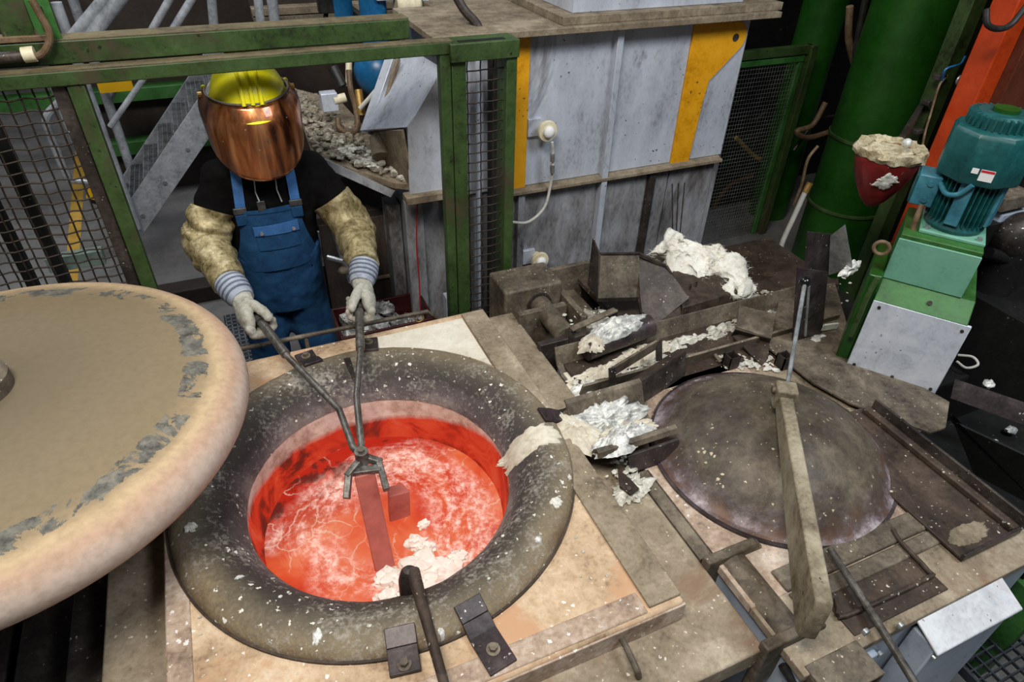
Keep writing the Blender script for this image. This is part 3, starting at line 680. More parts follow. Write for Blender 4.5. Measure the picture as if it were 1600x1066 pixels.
MB().splat((1.12, 1.56, -.015), .19, .085, .03, 2, .1, ux=(1,0,.03), uy=(0,1,.75), jag=.45).build('metal_crust', M['alu'], lip)
MB().splat((1.12, 1.495, -.045), .22, .05, .03, 6, 0, jag=.25).build('metal_crust', M['white_ref'], lip)
MB().splat((1.12, 1.415, .01), .13, .065, .045, 8, .2, ux=(1,0,0), uy=(0,1,-.2), jag=.45).build('metal_crust', M['alu'], lip)
MB().splat((.975, 1.55, .006), .075, .14, .02, 11, .3, jag=.4).build('metal_crust', M['white_ref'], lip)
MB().splat(V(915,640,z=-.02), .10, .05, .025, 12, .4, jag=.6).build('metal_crust', M['alu_dull'], lip)
MB().splat(V(985,765,z=-.09), .10, .05, .014, 13, .4, jag=.6).build('metal_crust', M['alu_dull'], lip)
MB().prism([V(965,735,z=-.07), V(985,752,z=-.07), V(998,766,z=-.07), V(985,775,z=-.07), V(968,762,z=-.07)], (0,0,.010)).build('corner_tab', M['steel_rust'], lip)
MB().cyl(V(983,763,z=-.062), V(983,763,z=-.05), .008, n=10).build('rivet', M['steel_dark'], lip)

ch = thing('launder_channel', 'metal crusted launder channel running from the furnace edge to the back deck', 'launder', (1.7, 1.95, -.14))
u_channel(1.16, 2.62, [(2.06,-.02),(2.03,-.10),(1.98,-.125),(1.86,-.125),(1.82,-.10),(1.80,-.03)], .012).build('channel_trough', M['steel_olive'], ch, bevel=.002)
for i, (x, y, rx, ry, h, m) in enumerate(((1.34,1.91,.20,.07,.030,'white_ref'), (1.58,1.95,.22,.075,.035,'white_ref'), (1.45,1.87,.16,.05,.02,'alu_dull'), (1.78,1.96,.18,.055,.03,'alu_dull'), (2.05,1.97,.20,.06,.03,'alu_dull'), (2.30,1.98,.16,.05,.03,'alu_dull'), (1.22,1.84,.10,.06,.03,'alu'), (1.62,1.88,.12,.04,.03,'alu_dull'))):
    MB().splat((x, y, -.118), rx, ry, h, 20+i, .1, jag=.35).build('metal_crust', M[m], ch)
MB().prism([(1.17,1.825,-.124), (1.80,1.835,-.124), (1.80,1.985,-.124), (1.17,1.985,-.124)], (0,0,.010)).build('metal_skin', M['white_ref'], ch)
gt = thing('gate_plate', 'dark upright gate plate with a rectangular strap along the launder channel', 'plate', (1.45, 1.72, -.1))
MB().plate([(1.07,1.60,-.035), (1.30,1.68,-.002), (1.68,1.785,.0), (1.66,1.765,-.105), (1.40,1.66,-.105), (1.12,1.595,-.085)], .014).build('upright_plate', M['steel_dark'], gt, bevel=.002)
MB().plate([(1.07,1.605,-.036), (1.30,1.685,-.004), (1.68,1.79,-.002), (1.67,1.83,-.02), (1.30,1.73,-.02), (1.08,1.66,-.04)], .010).build('top_flange', M['steel_rust'], gt, bevel=.002)
b0, b1 = V(955,582,z=.03), V(1028,537,z=.03)
MB().bar(b0, b1, .012, .05).build('strap_bar', M['steel_olive'], gt, bevel=.002)
for b in (b0, b1): MB().bar(b+Vector((0,0,.025)), b+Vector((0,-.03,-.075)), .03, .012, up=(0,1,0)).build('strap_leg', M['steel_dark'], gt, bevel=.002)
# roll of crusted metal and the small flat strap behind it
ro = thing('metal_skull', 'half-round sheet trough filled with solid white metal behind the gate plate', 'metal skull', V(960,530,z=-.1))
s0, s1 = V(915,548,z=-.03), V(1015,508,z=-.01)
MB().tube([s0, s1], [.05,.055], 20).build('sheet_half_pipe', M['steel_violet'], ro)
ax = (s1-s0).normalized()
MB().splat((s0+s1)/2+Vector((-.01,.01,.045)), .17, .06, .035, 31, 0, ux=ax, uy=(0,1,.2), jag=.35).build('metal_crust', M['alu'], ro)
MB().splat(s0+Vector((.03,.0,.03)), .07, .06, .03, 33, 0, ux=ax, uy=(0,1,.2), jag=.5).build('metal_crust', M['white_ref'], ro)
st = thing('flat_strap', 'thin dark flat bar lying over the back trunnion tray', 'strap', V(905,500,z=-.03))
MB().bar(V(892,515,z=-.02), V(962,484,z=-.02), .035, .010).build('bar_top', M['steel_olive'], st, bevel=.002)
for px, py in ((893,515), (961,484)):
    a = V(px, py, z=-.02); MB().bar(a, a+Vector((0,-.01,-.08)), .03, .010, up=(0,1,0)).build('bar_leg', M['steel_dark'], st, bevel=.002)

# sheet metal scoop
sc = thing('sheet_scoop', 'large open scoop of folded dark sheet metal standing behind the launder', 'scoop', (1.75, 2.4, -.14))
Pq = lambda px, py, y: V(px, py, y=y)
b1_, b2_ = Pq(938,398,2.42), Pq(998,397,2.42); b3_, b4_ = Pq(998,466,2.30), Pq(934,468,2.30)
MB().plate([b1_, b2_, b3_, b4_], .010).build('back_sheet', M['steel_olive'], sc)
c1, c2, c3, c4 = Pq(1040,416,2.33), Pq(1074,470,2.18), Pq(1070,505,2.10), Pq(1010,518,2.10)
MB().plate([b2_, c1, c2, c4, b3_], .010).build('side_sheet', M['steel_dark'], sc)
MB().plate([c2, c3, c4], .012).build('front_sheet', M['steel_rust'], sc)
MB().plate([Pq(926,372,2.52), b1_, b4_, Pq(920,445,2.42)], .010).build('side_sheet', M['steel_dark'], sc)
for a, b in ((b1_, b2_), (b2_, c1), (c1, c2), (b4_, b3_), (b3_, c4)):
    MB().bar(a, b, .016, .016).build('folded_edge', M['steel_dark'], sc)
# rusty block
rb = MB().prism([V(1058,495,z=-.10), V(1142,470,z=-.10), V(1140,452,z=-.06), V(1100,425,z=-.05), V(1062,438,z=-.05)], (0,0,.05))
kb = thing('rusty_block', 'flat rusty steel block with a small wire handle beside the scoop', 'block', (2.1, 2.25, -.14))
MB().add([(1.90,2.12,-.14),(2.28,2.14,-.14),(2.34,2.42,-.14),(2.02,2.42,-.14),(1.91,2.13,-.03),(2.27,2.15,-.03),(2.33,2.41,.01),(2.03,2.41,.01)], [(3,2,1,0),(4,5,6,7),(0,1,5,4),(1,2,6,5),(2,3,7,6),(3,0,4,7)]).build('block_body', M['steel_rust'], kb, bevel=.006)
hp = V(1078,452,z=-.01)
MB().tube([hp, hp+Vector((0,0,.03)), hp+Vector((.045,.01,.03)), hp+Vector((.045,.01,0))], .004, 8).build('wire_handle', M['steel_dark'], kb)
# ceramic wool
wl = MB(); rnd = random.Random(3)
path = [V(1040,385,z=.02), V(1062,412,z=.0), V(1090,420,z=-.02), V(1120,425,z=-.04), V(1143,445,z=-.06), V(1140,470,z=-.1)]
pp = spline(path, 14); rad = [.05+.065*math.sin(math.pi*(i+2)/(len(pp)+4))**.6 for i in range(len(pp))]
wl.tube(pp, rad, 60, squash=.8)
for v in wl.v: v += Vector((noise.noise(v*11), noise.noise(v*11+Vector((5,0,0))), noise.noise(v*11+Vector((0,9,0)))))*.07+Vector((noise.noise(v*30), noise.noise(v*30+Vector((5,0,0))), noise.noise(v*30+Vector((0,9,0)))))*.016+Vector((noise.noise(v*95), noise.noise(v*95+Vector((5,0,0))), noise.noise(v*95+Vector((0,9,0)))))*.007
wool = thing('ceramic_wool', 'white fluffy ceramic wool blanket bunched in front of the casing', 'insulation wool', V(1100,450,z=-.14))
fb = MB(); nv = len(wl.v)
for i in range(2600):
    v = wl.v[rnd.randrange(60, nv-60)]; d = Vector((rnd.gauss(0,1), rnd.gauss(0,1), abs(rnd.gauss(.3,.8)))).normalized(); s = d.orthogonal().normalized()*.0009; L_ = rnd.uniform(.012,.034)
    m_ = v+d*L_*.5+Vector((rnd.gauss(0,.004), rnd.gauss(0,.004), 0)); e_ = v+d*L_+Vector((rnd.gauss(0,.01), rnd.gauss(0,.01), -.004))
    fb.add([v-s, v+s, m_+s*.8, m_-s*.8, e_], [(0,1,2,3), (3,2,4)])
fb.build('wool_fibres', M['wool'], wool, kind='stuff', smooth=0)
wl.build('wool_body', M['wool'], wool, smooth=180)
for i in range(3):
    a = V(1052+5*i, 375, z=0.02); tag(MB().cyl(a+Vector((0,0,-.02)), a+Vector((.02*i,.10,.30)), .0035, n=6).build('thin_rod', M['wire']), '%s of the three thin dark rods poking up out of the white wool' % ('leftmost','middle one','rightmost')[i], 'rod', 'rods in the wool')
# plates behind the dome
tag(MB().plate([V(1152,425,y=2.36), V(1200,432,y=2.33), V(1310,435,y=2.30), V(1310,500,y=2.20), V(1150,468,y=2.28)], .012).build('back_sheet_plate', M['steel_rust'], bevel=.002), 'long dark sheet plate on edge behind the knob plate', 'plate')
wd_ = thing('bent_plate', 'bent brown plate with a dark wedge beside the launder channel', 'plate', V(1170,500,z=-.1))
MB().plate([V(1155,478,z=.0), V(1212,492,z=.0), V(1205,530,z=-.02), V(1150,512,z=-.02)], .012).build('plate_sheet', M['steel_olive'], wd_, bevel=.002)
MB().plate([V(1150,512,z=-.02), V(1205,530,z=-.02), V(1200,540,z=-.10), V(1142,525,z=-.10)], .012).build('plate_sheet', M['steel_rust'], wd_, bevel=.002)
tag(MB().plate([V(1144,526,z=-.07), V(1205,512,z=-.05), V(1200,560,z=-.08), V(1190,572,z=-.09)], .012).build('rust_sheet', M['steel_rust'], bevel=.002), 'rusty triangular sheet lying just behind the dome', 'plate')
tag(MB().tube(spline([V(1065,556,z=-.08), V(1100,552,z=-.07), V(1112,550,z=-.07), V(1120,558,z=-.08), V(1126,566,z=-.09)], 5), .009, 10).build('bent_rod', M['steel_olive']), 'bent dull rod lying behind the dome', 'rod')
for px, py in ((1140,572), (1222,572)):
    p = V(px, py, z=-.10); mb = MB()
    for q in ((-.024,0,.006,.054), (.024,0,.006,.054), (0,-.024,.054,.006), (0,.024,.054,.006)): mb.box((p.x+q[0]-q[2]/2, p.y+q[1]-q[3]/2, -.10), (p.x+q[0]+q[2]/2, p.y+q[1]+q[3]/2, -.035))
    tag(mb.build('tube_stub', M['steel_dark']), ('short square tube stub behind the dome near the bent rod' if px < 1200 else 'short square tube stub behind the dome under the knob plate'), 'tube')
# base plate under the drive unit
bpz = -.07
tag(MB().prism([V(x, y, z=bpz) for x, y in ((1222,450), (1305,442), (1335,545), (1484,628), (1478,668), (1455,676), (1330,630), (1270,597), (1200,542))], (0,0,-.012)).build('base_plate', M['steel_olive'], bevel=.002), 'wide brown base plate with cut corners under the drive unit', 'plate')
# knob plate: folded violet sheet with a slot rod
kp = thing('folded_sheet', 'upright folded violet sheet of metal behind the ball knob', 'sheet', V(1262,530,z=-.08))
Y1 = 1.74
MB().plate([V(1246,418,y=Y1), V(1293,425,y=Y1), V(1283,528,y=Y1), V(1238,532,y=Y1)], .008).build('front_sheet', M['steel_violet'], kp)
MB().plate([V(1262,362,y=Y1+.06), V(1300,366,y=Y1+.06), V(1294,430,y=Y1+.05), V(1257,425,y=Y1+.05)], .008).build('back_sheet', M['steel_violet'], kp)
MB().plate([V(1300,366,y=Y1+.06), V(1318,354,y=Y1+.0), V(1334,415,y=Y1-.04), V(1293,432,y=Y1+.04)], .008).build('side_sheet', M['steel_bright'], kp)
MB().tube([V(1264,447,y=Y1-.03), V(1258,525,y=Y1-.03)], .006, 8).build('slot_rod', M['steel_bright'], kp)
MB().bar(V(1284,512,y=Y1), V(1308,509,y=Y1), .012, .03).build('tab', M['alu'], kp)
MB().splat(V(1276,530,z=-.078), .06, .025, .014, 40, .2, jag=.6).build('metal_drip', M['alu'], kp)
MB().splat(V(1328,420,y=Y1-.03), .05, .03, .02, 41, .3, ux=(1,0,.2), uy=(0,.2,1), jag=.6).build('metal_drip', M['alu'], kp)
# crumbs of aluminium all over the deck: nobody could count them
cr = MB(); rnd = random.Random(12)
def scatter(region, z, k, s0=.006, s1=.03, seed=0):
    for i in range(k):
        u, v = rnd.random(), rnd.random(); a, b, c, d = region
        px = (a[0]*(1-u)+b[0]*u)*(1-v)+(d[0]*(1-u)+c[0]*u)*v; py = (a[1]*(1-u)+b[1]*u)*(1-v)+(d[1]*(1-u)+c[1]*u)*v
        p = V(px, py, z=z); s = rnd.uniform(s0, s1)*rnd.choice((.5, .7, 1))
        cr.lump(p, (s*rnd.uniform(.7,1.8), s*rnd.uniform(.7,1.5), s*.5), i+seed, .5, 7, 5)
scatter(((1010,540),(1200,480),(1210,500),(1030,560)), -.12, 170)
scatter(((1120,548),(1210,560),(1215,580),(1125,575)), -.095, 110, .006, .03, 50)
scatter(((880,600),(1010,560),(1040,580),(920,650)), -.10, 120, .006, .03, 90)
scatter(((1150,460),(1240,450),(1245,490),(1160,500)), -.13, 90, .008, .035, 140)
scatter(((1240,450),(1330,420),(1340,600),(1250,580)), -.08, 40, .005, .03, 190)
scatter(((1075,470),(1200,450),(1210,500),(1090,520)), -.12, 130, .006, .03, 230)
scatter(((860,470),(940,480),(960,520),(900,540)), -.10, 60, .006, .024, 270)
scatter(((880,640),(1000,700),(1000,780),(940,740)), -.075, 60, .006, .03, 300)
tag(cr.build('metal_crumbs', M['alu_dull'], smooth=0), 'pale crumbs of solidified metal strewn along the launder and deck', 'crumbs', kind='stuff')

# ================================================================== long tray right of the dome
ty = thing('drain_tray', 'long dark L-shaped steel drain tray to the right of the dome', 'tray', (2.08, 1.0, -.1))
MB().prism([(1.955,.585,-.092), (2.24,.585,-.092), (2.24,1.27,-.092), (1.955,1.27,-.092)], (0,0,.012)).build('tray_floor', M['steel_rust'], ty, bevel=.002)
MB().box((2.24, .585, -.092), (2.252, 1.24, -.01)).build('tray_wall', M['steel_dark'], ty, bevel=.002)
MB().box((2.205, .585, -.08), (2.24, 1.25, -.052)).build('tray_step', M['steel_rust'], ty, bevel=.006)
MB().box((1.955, .578, -.092), (2.252, .588, -.06)).build('tray_lip', M['steel_violet'], ty, bevel=.002)
MB().splat((2.07, .64, -.079), .10, .035, .006, 44, 0, jag=.4).build('dust_patch', M['ledge'], ty)
cn = thing('black_channel', 'deep black steel channel at the right edge beyond the drain tray', 'channel', (2.6, .9, ZF))
MB().box((2.31, .50, ZF), (2.36, 1.28, -.12)).build('channel_wall', M['dark_void'], cn)
MB().box((2.36, .50, ZF), (3.4, 1.28, -.45)).build('channel_floor', M['dark_void'], cn)
MB().plate([V(1470,665,z=-.12), V(1500,640,z=-.12), V(1640,745,z=-.12), V(1640,800,z=-.35), V(1530,730,z=-.35)], .01).build('sloped_sheet', M['dark_void'], cn)
MB().plate([V(1492,592,z=-.12), V(1610,632,z=-.12), V(1610,668,z=-.2), V(1485,622,z=-.2)], .012).build('grey_strip', M['steel_violet'], cn)
for i, (px, py) in enumerate(((1545,600), (1555,690), (1580,672), (1565,697), (1550,700))):
    MB().lump(V(px, py, z=-.13 if i == 0 else -.42), (.06,.045,.03) if i in (0,2) else (.03,.03,.015), 60+i, .5, 12, 8).build('metal_lump', M['alu'], cn)
MB().tube(spline([V(1497,555,z=-.1), V(1520,558,z=-.08), V(1528,570,z=-.1), V(1510,575,z=-.12), V(1495,565,z=-.12)], 5), .006, 8).build('hose_loop', M['hose_white'], cn)

# ================================================================== drive unit: gearbox housing and motor
du = thing('drive_unit', 'green drive unit with a mint box and a bare metal front cover', 'drive unit', (2.394, 1.516, -.085), R(-54.5))
def L(mb, name, mat, par=du, **k): return mb.build(name, mat, par, local=True, **k)
L(MB().box((.012,.014,0), (.36,.42,.345)), 'lower_housing', M['green_bright'], bevel=.006)
cvr = L(MB().box((0,0,.0), (.37,.014,.362)), 'front_cover', M['silver_panel'], bevel=.003, label='bare metal front cover sheet')
for (x, z) in ((.03,.02), (.19,.02), (.345,.02), (.03,.335), (.345,.335)): L(MB().cyl((x,-.005,z), (x,.002,z), .007, n=10), 'screw', M['steel_dark'], cvr)
L(MB().prism([(.0,.0,.362), (.0,.09,.43), (.0,.42,.43), (.0,.42,.34), (.0,.014,.34)], (.355,0,0)), 'sloped_shoulder', M['green_bright'], bevel=.004)
L(MB().box((.003,.092,.43), (.30,.40,.64)), 'upper_housing', M['green_bright'], bevel=.004)
L(MB().box((.0,.085,.432), (.302,.093,.622)), 'mint_panel', M['mint'], bevel=.003, label='mint green front panel')
L(MB().cyl((.20,.045,.394), (.20,.035,.40), .010, n=10), 'screw', M['steel_dark'])
L(MB().box((-.055,.03,-.02), (.0,.40,.46)), 'side_housing', M['green_dark'], bevel=.008)
L(MB().tube(spline([(-.02,-.01,.47),(-.03,-.02,.38),(-.03,-.01,.25),(-.03,.0,.16)],4), .012, 8), 'conduit', M['green'])
L(MB().tube(arc((-.05,.0,.60), .028, 0, 6.28, (1,0,0), (0,0,1), 20), .008, 8), 'eye_ring', M['hose'])
mo = thing('electric_motor', 'teal finned electric motor standing upright on the green drive unit', 'motor', WM[du] @ Vector((.175,.27,.64)), R(-54.5))
def LM(mb, name, mat, par=mo, **k): return mb.build(name, mat, par, local=True, **k)
LM(MB().box((-.115,-.125,0), (.125,.115,.014)), 'foot_plate', M['mint'], bevel=.003)
for x in (-.09,.10):
    for y in (-.10,.09): LM(MB().cyl((x,y,.014), (x,y,.028), .011, n=6), 'foot_bolt', M['steel_bright'])
LM(MB().lathe([(.0,.014),(.105,.014),(.112,.03),(.105,.05),(.09,.06),(.09,.25),(.0,.25)], (0,0,0), 40), 'motor_barrel', M['teal'])
fin = LM(MB().box((.085,-.0028,.055), (.118,.0028,.245)), 'cooling_fin', M['teal'])
for k in range(1, 36):
    c = copy_part(fin, mo); c.rotation_euler = (0,0,2*math.pi*k/36)
for a in (-100, -20, 60, 160): LM(MB().obox((.108*math.cos(R(a)), .108*math.sin(R(a)), .15), (.028,.05,.19), Matrix.Rotation(R(a),3,'Z')), 'fin_rib', M['teal_blue'], bevel=.004)
sh = MB(); nn = 8; pr_ = []
def oct_ring(r, z, n=8): return [Vector((r*1.08*math.cos(R(22.5+45*k)), r*1.08*math.sin(R(22.5+45*k)), z)) for k in range(n)]
rings = [oct_ring(.140,.235), oct_ring(.143,.25), oct_ring(.143,.41), oct_ring(.130,.43), oct_ring(.112,.435)]
vs = [v for r_ in rings for v in r_]; fs = []
for i in range(len(rings)-1):
    for k in range(8): fs.append((i*8+k, i*8+(k+1) % 8, (i+1)*8+(k+1) % 8, (i+1)*8+k))
fs.append(tuple(range(7,-1,-1))); fs.append(tuple((len(rings)-1)*8+k for k in range(8)))
shr = LM(sh.add(vs, fs), 'fan_shroud', M['teal'], bevel=.006)
LM(MB().lathe([(.0,.435),(.108,.435),(.104,.475),(.09,.485),(.0,.485)], (0,0,0), 32), 'fan_grille', M['teal'])
gf = LM(MB().box((.086,-.004,.437), (.118,.004,.482)), 'grille_rib', M['teal'])
for k in range(1, 28):
    c = copy_part(gf, mo); c.rotation_euler = (0,0,2*math.pi*k/28)
LM(MB().cyl((0,0,.485), (0,0,.50), .045, n=24), 'grille_cap', M['green_dark'])
yF = -.143*1.08*math.cos(R(22.5))-.001
LM(MB().box((-.035,yF-.001,.285), (-.012,yF+.004,.305)), 'sticker', M['paper'], shr)
stk = LM(MB().box((-.005,yF-.001,.262), (.042,yF+.004,.305)), 'sticker', M['paper'], shr)
LM(MB().box((-.004,yF-.0018,.295), (.041,yF+.002,.304)), 'sticker_band', M['paper_red'], shr)
tb = LM(MB().box((-.19,-.075,.09), (-.105,.04,.22)), 'terminal_box', M['teal_blue'], bevel=.006)
LM(MB().box((-.197,-.07,.095), (-.19,.035,.215)), 'box_cover', M['teal'], tb, bevel=.003)
for z in (.12,.19): LM(MB().cyl((-.14,-.075,z), (-.14,-.082,z), .012, n=12), 'box_screw', M['teal_blue'], tb)
LM(MB().tube(spline([(-.14,-.08,.10),(-.14,-.10,.05),(-.135,-.11,-.02),(-.13,-.12,-.09)],5), .011, 10), 'supply_cable', M['hose'])
LM(MB().tube(spline([(-.11,-.08,.20),(-.08,-.12,.18),(-.04,-.13,.19),(-.01,-.14,.24)],5), .010, 10), 'fan_cable', M['teal_blue'])

# ================================================================== columns, posts and dark machinery at the back right
cl = thing('green_column', 'thick dark green round column with two clamp bands behind the red ladle', 'column', (3.92, 2.97, ZF))
MB().cyl((3.92, 2.97, ZF), (3.92, 2.97, 2.4), .245, n=64).build('column_tube', M['green_dark'], cl)
for z in (.30, -.18):
    MB().lathe([(.246,0),(.256,.004),(.256,.02),(.246,.024)], (3.92,2.97,z), 64).build('clamp_band', M['green'], cl)
MB().box((3.66,2.72,.29), (3.74,2.79,.34)).build('clamp_lug', M['steel_dark'], cl, bevel=.004)
tag(MB().cyl((4.36, 4.05, ZF), (4.36, 4.05, 2.6), .165, n=48).build('green_column', M['green_dark']), 'slimmer dark green pipe column behind the mesh fence post', 'column')
op = thing('orange_post', 'glossy orange steel post rising behind the electric motor', 'post', (3.35, 2.25, ZF))
oc = V(1522,170,y=2.22)
MB().box((oc.x-.10, 2.17, ZF), (oc.x+.02, 2.30, 2.2)).build('post_face', M['orange'], op, bevel=.006)
MB().box((oc.x+.02, 2.12, .35), (oc.x+.60, 2.35, 2.2)).build('post_panel', M['orange_brown'], op, bevel=.006)
gp = thing('green_rack_post', 'narrow green rack post with clips between the column and orange post', 'post', (3.3, 2.4, ZF))
gc = V(1455,170,y=2.45)
MB().box((gc.x-.05, 2.42, ZF), (gc.x+.05, 2.50, 2.2)).build('post_bar', M['green'], gp, bevel=.004)
for py in (120, 160, 205, 250): 
    q = V(1468-(py-120)*.40, py, y=2.41); MB().obox(q, (.06,.04,.025)).build('clip', M['steel_dark'], gp, bevel=.003)
MB().tube(arc(V(1500,125,y=2.38), .022, 0, 6.28, (1,0,0), (0,0,1), 16), .007, 8).build('eyelet', M['steel_bright'], gp)
tag(MB().tube(spline([V(1541,14,y=2.15), V(1543,38,y=2.12), V(1560,45,y=2.1), V(1580,38,y=2.1), V(1605,8,y=2.1)], 6), .014, 10).build('hydraulic_hose', M['hose_black']), 'black hose looping across the top of the orange post', 'hose')
tag(MB().tube(spline([V(1480,118,y=2.40), V(1467,135,y=2.38), V(1455,175,y=2.36), V(1446,205,y=2.3), V(1438,245,y=2.2)], 6), .006, 8).build('thin_cable', M['hose']), 'thin tan cable hanging from the rack post to the ladle', 'cable')
tag(MB().tube(spline([V(1472,126,y=2.36), V(1478,108,y=2.35), V(1500,100,y=2.36), V(1508,88,y=2.38)], 6), .005, 8).build('thin_cable', M['bluepaint']), 'thin blue cable curling at the rack post', 'cable')
# ladle
ld = thing('hanging_ladle', 'red chipped ladle pot with a crusted metal rim before the green column', 'ladle', V(1370,300,y=1.98))
lc = V(1379,268,y=1.98); lc.z -= .10
MB().lathe([(.0,-.075),(.028,-.066),(.06,-.03),(.095,.03),(.124,.10),(.14,.165),(.142,.21),(.128,.215),(.10,.20),(.05,.19),(.0,.188)], lc, 40).build('ladle_pot', M['red_paint'], ld)
rm = MB().lathe([(.11,.185),(.147,.178),(.152,.20),(.146,.222),(.12,.225),(.10,.21)], lc, 48, True); rm.lathe([(.12,.20),(.08,.205),(.0,.195)], lc, 48)
for v in rm.v: v += Vector((noise.noise(v*30), noise.noise(v*30+Vector((3,0,0))), noise.noise(v*30+Vector((0,7,0)))))*.016
rm.build('crusted_rim', M['crust_tan'], ld)
MB().splat(lc+Vector((-.085,-.093,.10)), .045, .035, .006, 50, .6, ux=(.74,-.67,0), uy=(-.2,-.2,1), jag=.6).build('metal_splash', M['alu'], ld)
MB().bar(lc+Vector((.10,.05,.17)), lc+Vector((.9,.55,.17)), .03, .05).build('ladle_arm', M['steel_dark'], ld, bevel=.003)
MB().ball(lc+Vector((.02,-.05,.25)), .022, 14, 8).build('rim_lump', M['alu'], ld)
# black machine boxes added to make the back right dark
dmx = thing('dark_backdrop', 'black machine boxes added to darken the background at the right', 'machine', (5.2, 4.5, ZF))
MB().box((4.3, 2.0, ZF), (5.2, 3.6, 2.4)).build('dark_block', M['dark_void'], dmx)
MB().box((3.3, 4.6, ZF), (7.5, 5.4, 2.6)).build('dark_block', M['dark_void'], dmx)
MB().box((3.45, 1.2, ZF), (4.3, 1.95, -.05)).build('dark_block', M['dark_void'], dmx)
MB().box((3.1, 4.3, ZF), (4.6, 4.58, -.2)).build('dark_block', M['dark_void'], dmx)
g1 = thing('pump_block', 'dark grey pump block with a rounded cover right of the motor', 'pump', (3.35, 1.75, -.1))
MB().obox(V(1562,305,y=1.85), (.22,.2,.08)).build('pump_cap', M['steel_olive'], g1, bevel=.01)
MB().obox(V(1562,320,y=1.85)-Vector((0,0,.06)), (.20,.18,.12)).build('pump_body', M['blue_grey'], g1, bevel=.01)
rcv = V(1590,370,y=1.7); MB().ball(rcv, .13, 24, 14, (1,.8,1)).build('round_cover', M['steel_dark'], g1)
MB().cyl((rcv.x, rcv.y, -.05), rcv, .10, n=24).build('cover_pedestal', M['dark_void'], g1)
MB().box((rcv.x-.35, rcv.y+.05, -.05), (rcv.x-.02, rcv.y+.22, V(1562,330,y=1.85).z)).build('pump_stand', M['dark_void'], g1)
MB().tube([V(1545,395,y=1.7), V(1620,420,y=1.6)], .03, 12).build('pump_pipe', M['dark_void'], g1)
rnd = random.Random(21); names = ('brown hose sagging', 'grey pipe lying', 'tan pipe lying', 'black hose sagging')
hs = [([(1328,10),(1326,60),(1335,100),(1342,110)], 3.3, .022, 'hose', 'brown hose hanging between the two green columns'),
      ([(1352,0),(1340,60),(1338,95),(1350,115)], 3.25, .020, 'hose_black', 'black hose hanging beside the thick green column'),
      ([(1258,300),(1240,340),(1222,380),(1214,415)], 2.9, .017, 'hose_white', 'pale hose running down beside the thick green column'),
      ([(1290,160),(1270,195),(1245,205),(1262,215),(1300,205)], 3.6, .02, 'hose', 'tan pipe curling behind the mesh fence post'),
      ([(1240,235),(1275,190),(1310,180)], 3.7, .012, 'hose_black', 'thin cable crossing behind the fence post'),
      ([(1278,228),(1262,250),(1252,290),(1240,320)], 3.0, .010, 'hose', 'thin brown cable beside the thick green column')]
for pts, Y, r, m, lab in hs:
    tag(MB().tube(spline([V(x, y, y=Y) for x, y in pts], 6), r, 10).build('hydraulic_hose', M[m]), lab, 'hose')
q = V(1258,300,y=2.9); tag(MB().cyl(q, q+Vector((.02,0,.06)), .021, n=12).build('hose_fitting', M['brass']), 'brass fitting at the top of the pale hose', 'fitting')
# grating floor at the lower right corner
gr = thing('floor_grating', 'dark steel grating in the lower right corner beside the white cabinet', 'grating', (2.6, .6, ZF))
z = -.60
gb = MB()
for i in range(36): gb.box((2.08+.0*i, .05+.034*i, z-.03), (3.4, .056+.034*i, z))
gb.build('bearing_bars', M['grating_dark'], gr, kind='stuff')
gb = MB()
for i in range(24): gb.box((2.10+.055*i, .05, z-.012), (2.106+.055*i, 1.28, z+.002))
gb.build('cross_bars', M['grating_dark'], gr, kind='stuff')
MB().box((2.07, .05, z-.04), (2.08, 1.28, z+.004)).build('grating_frame', M['grating_dark'], gr)
tag(MB().box((2.29, .40, ZF), (2.35, .52, -.30)).build('steel_stand', M['green_bright'], bevel=.004), 'small bright green steel stand beside the white cabinet', 'stand')
# ================================================================== green fence frame behind the furnace
FY = 2.78
fn = thing('fence_frame', 'green steel fence frame with double top beams behind the open furnace', 'fence', (.3, FY, ZF))
def xz(px, py, Y=FY): p = V(px, py, y=Y); return p.x, p.z
zb = V(400,88,y=FY).z                       # underside front edge of the lower beam
zt = V(345,88,y=FY).z
xl = V(118,140,y=FY).x; xr = V(697,95,y=FY).x
lo_b, lo_t = V(345,115,y=FY).z, V(345,93,y=FY).z
MB().box((-3.2, FY, lo_b), (xr+.03, FY+.07, lo_t)).build('lower_beam', M['green'], fn, bevel=.004)
MB().box((-3.2, FY+.002, lo_t), (xr+.03, FY+.068, lo_t+.004)).build('beam_dust', M['green_dust'], fn, label='tan dust on the beam top')
uY = FY+.08
ub, ut = V(345,83,y=uY).z, V(345,48,y=uY).z
ux = V(640,45,y=uY).x
MB().box((-3.4, uY, ub), (ux, uY+.10, ut)).build('upper_beam', M['green'], fn, bevel=.005)
MB().box((-3.4, uY+.002, ut), (ux-.002, uY+.098, ut+.004)).build('beam_dust', M['green_dust'], fn)
MB().box((xl-.025, FY+.005, ZF), (xl+.03, FY+.055, lo_b)).build('gate_post', M['green'], fn, bevel=.004)
MB().box((xl-.075, FY+.02, ZF), (xl-.03, FY+.05, lo_b)).build('gate_stile', M['steel_dark'], fn, bevel=.004)
MB().box((xr-.025, FY+.005, ZF), (xr+.022, FY+.055, lo_b+.01)).build('gate_post', M['green'], fn, bevel=.004)
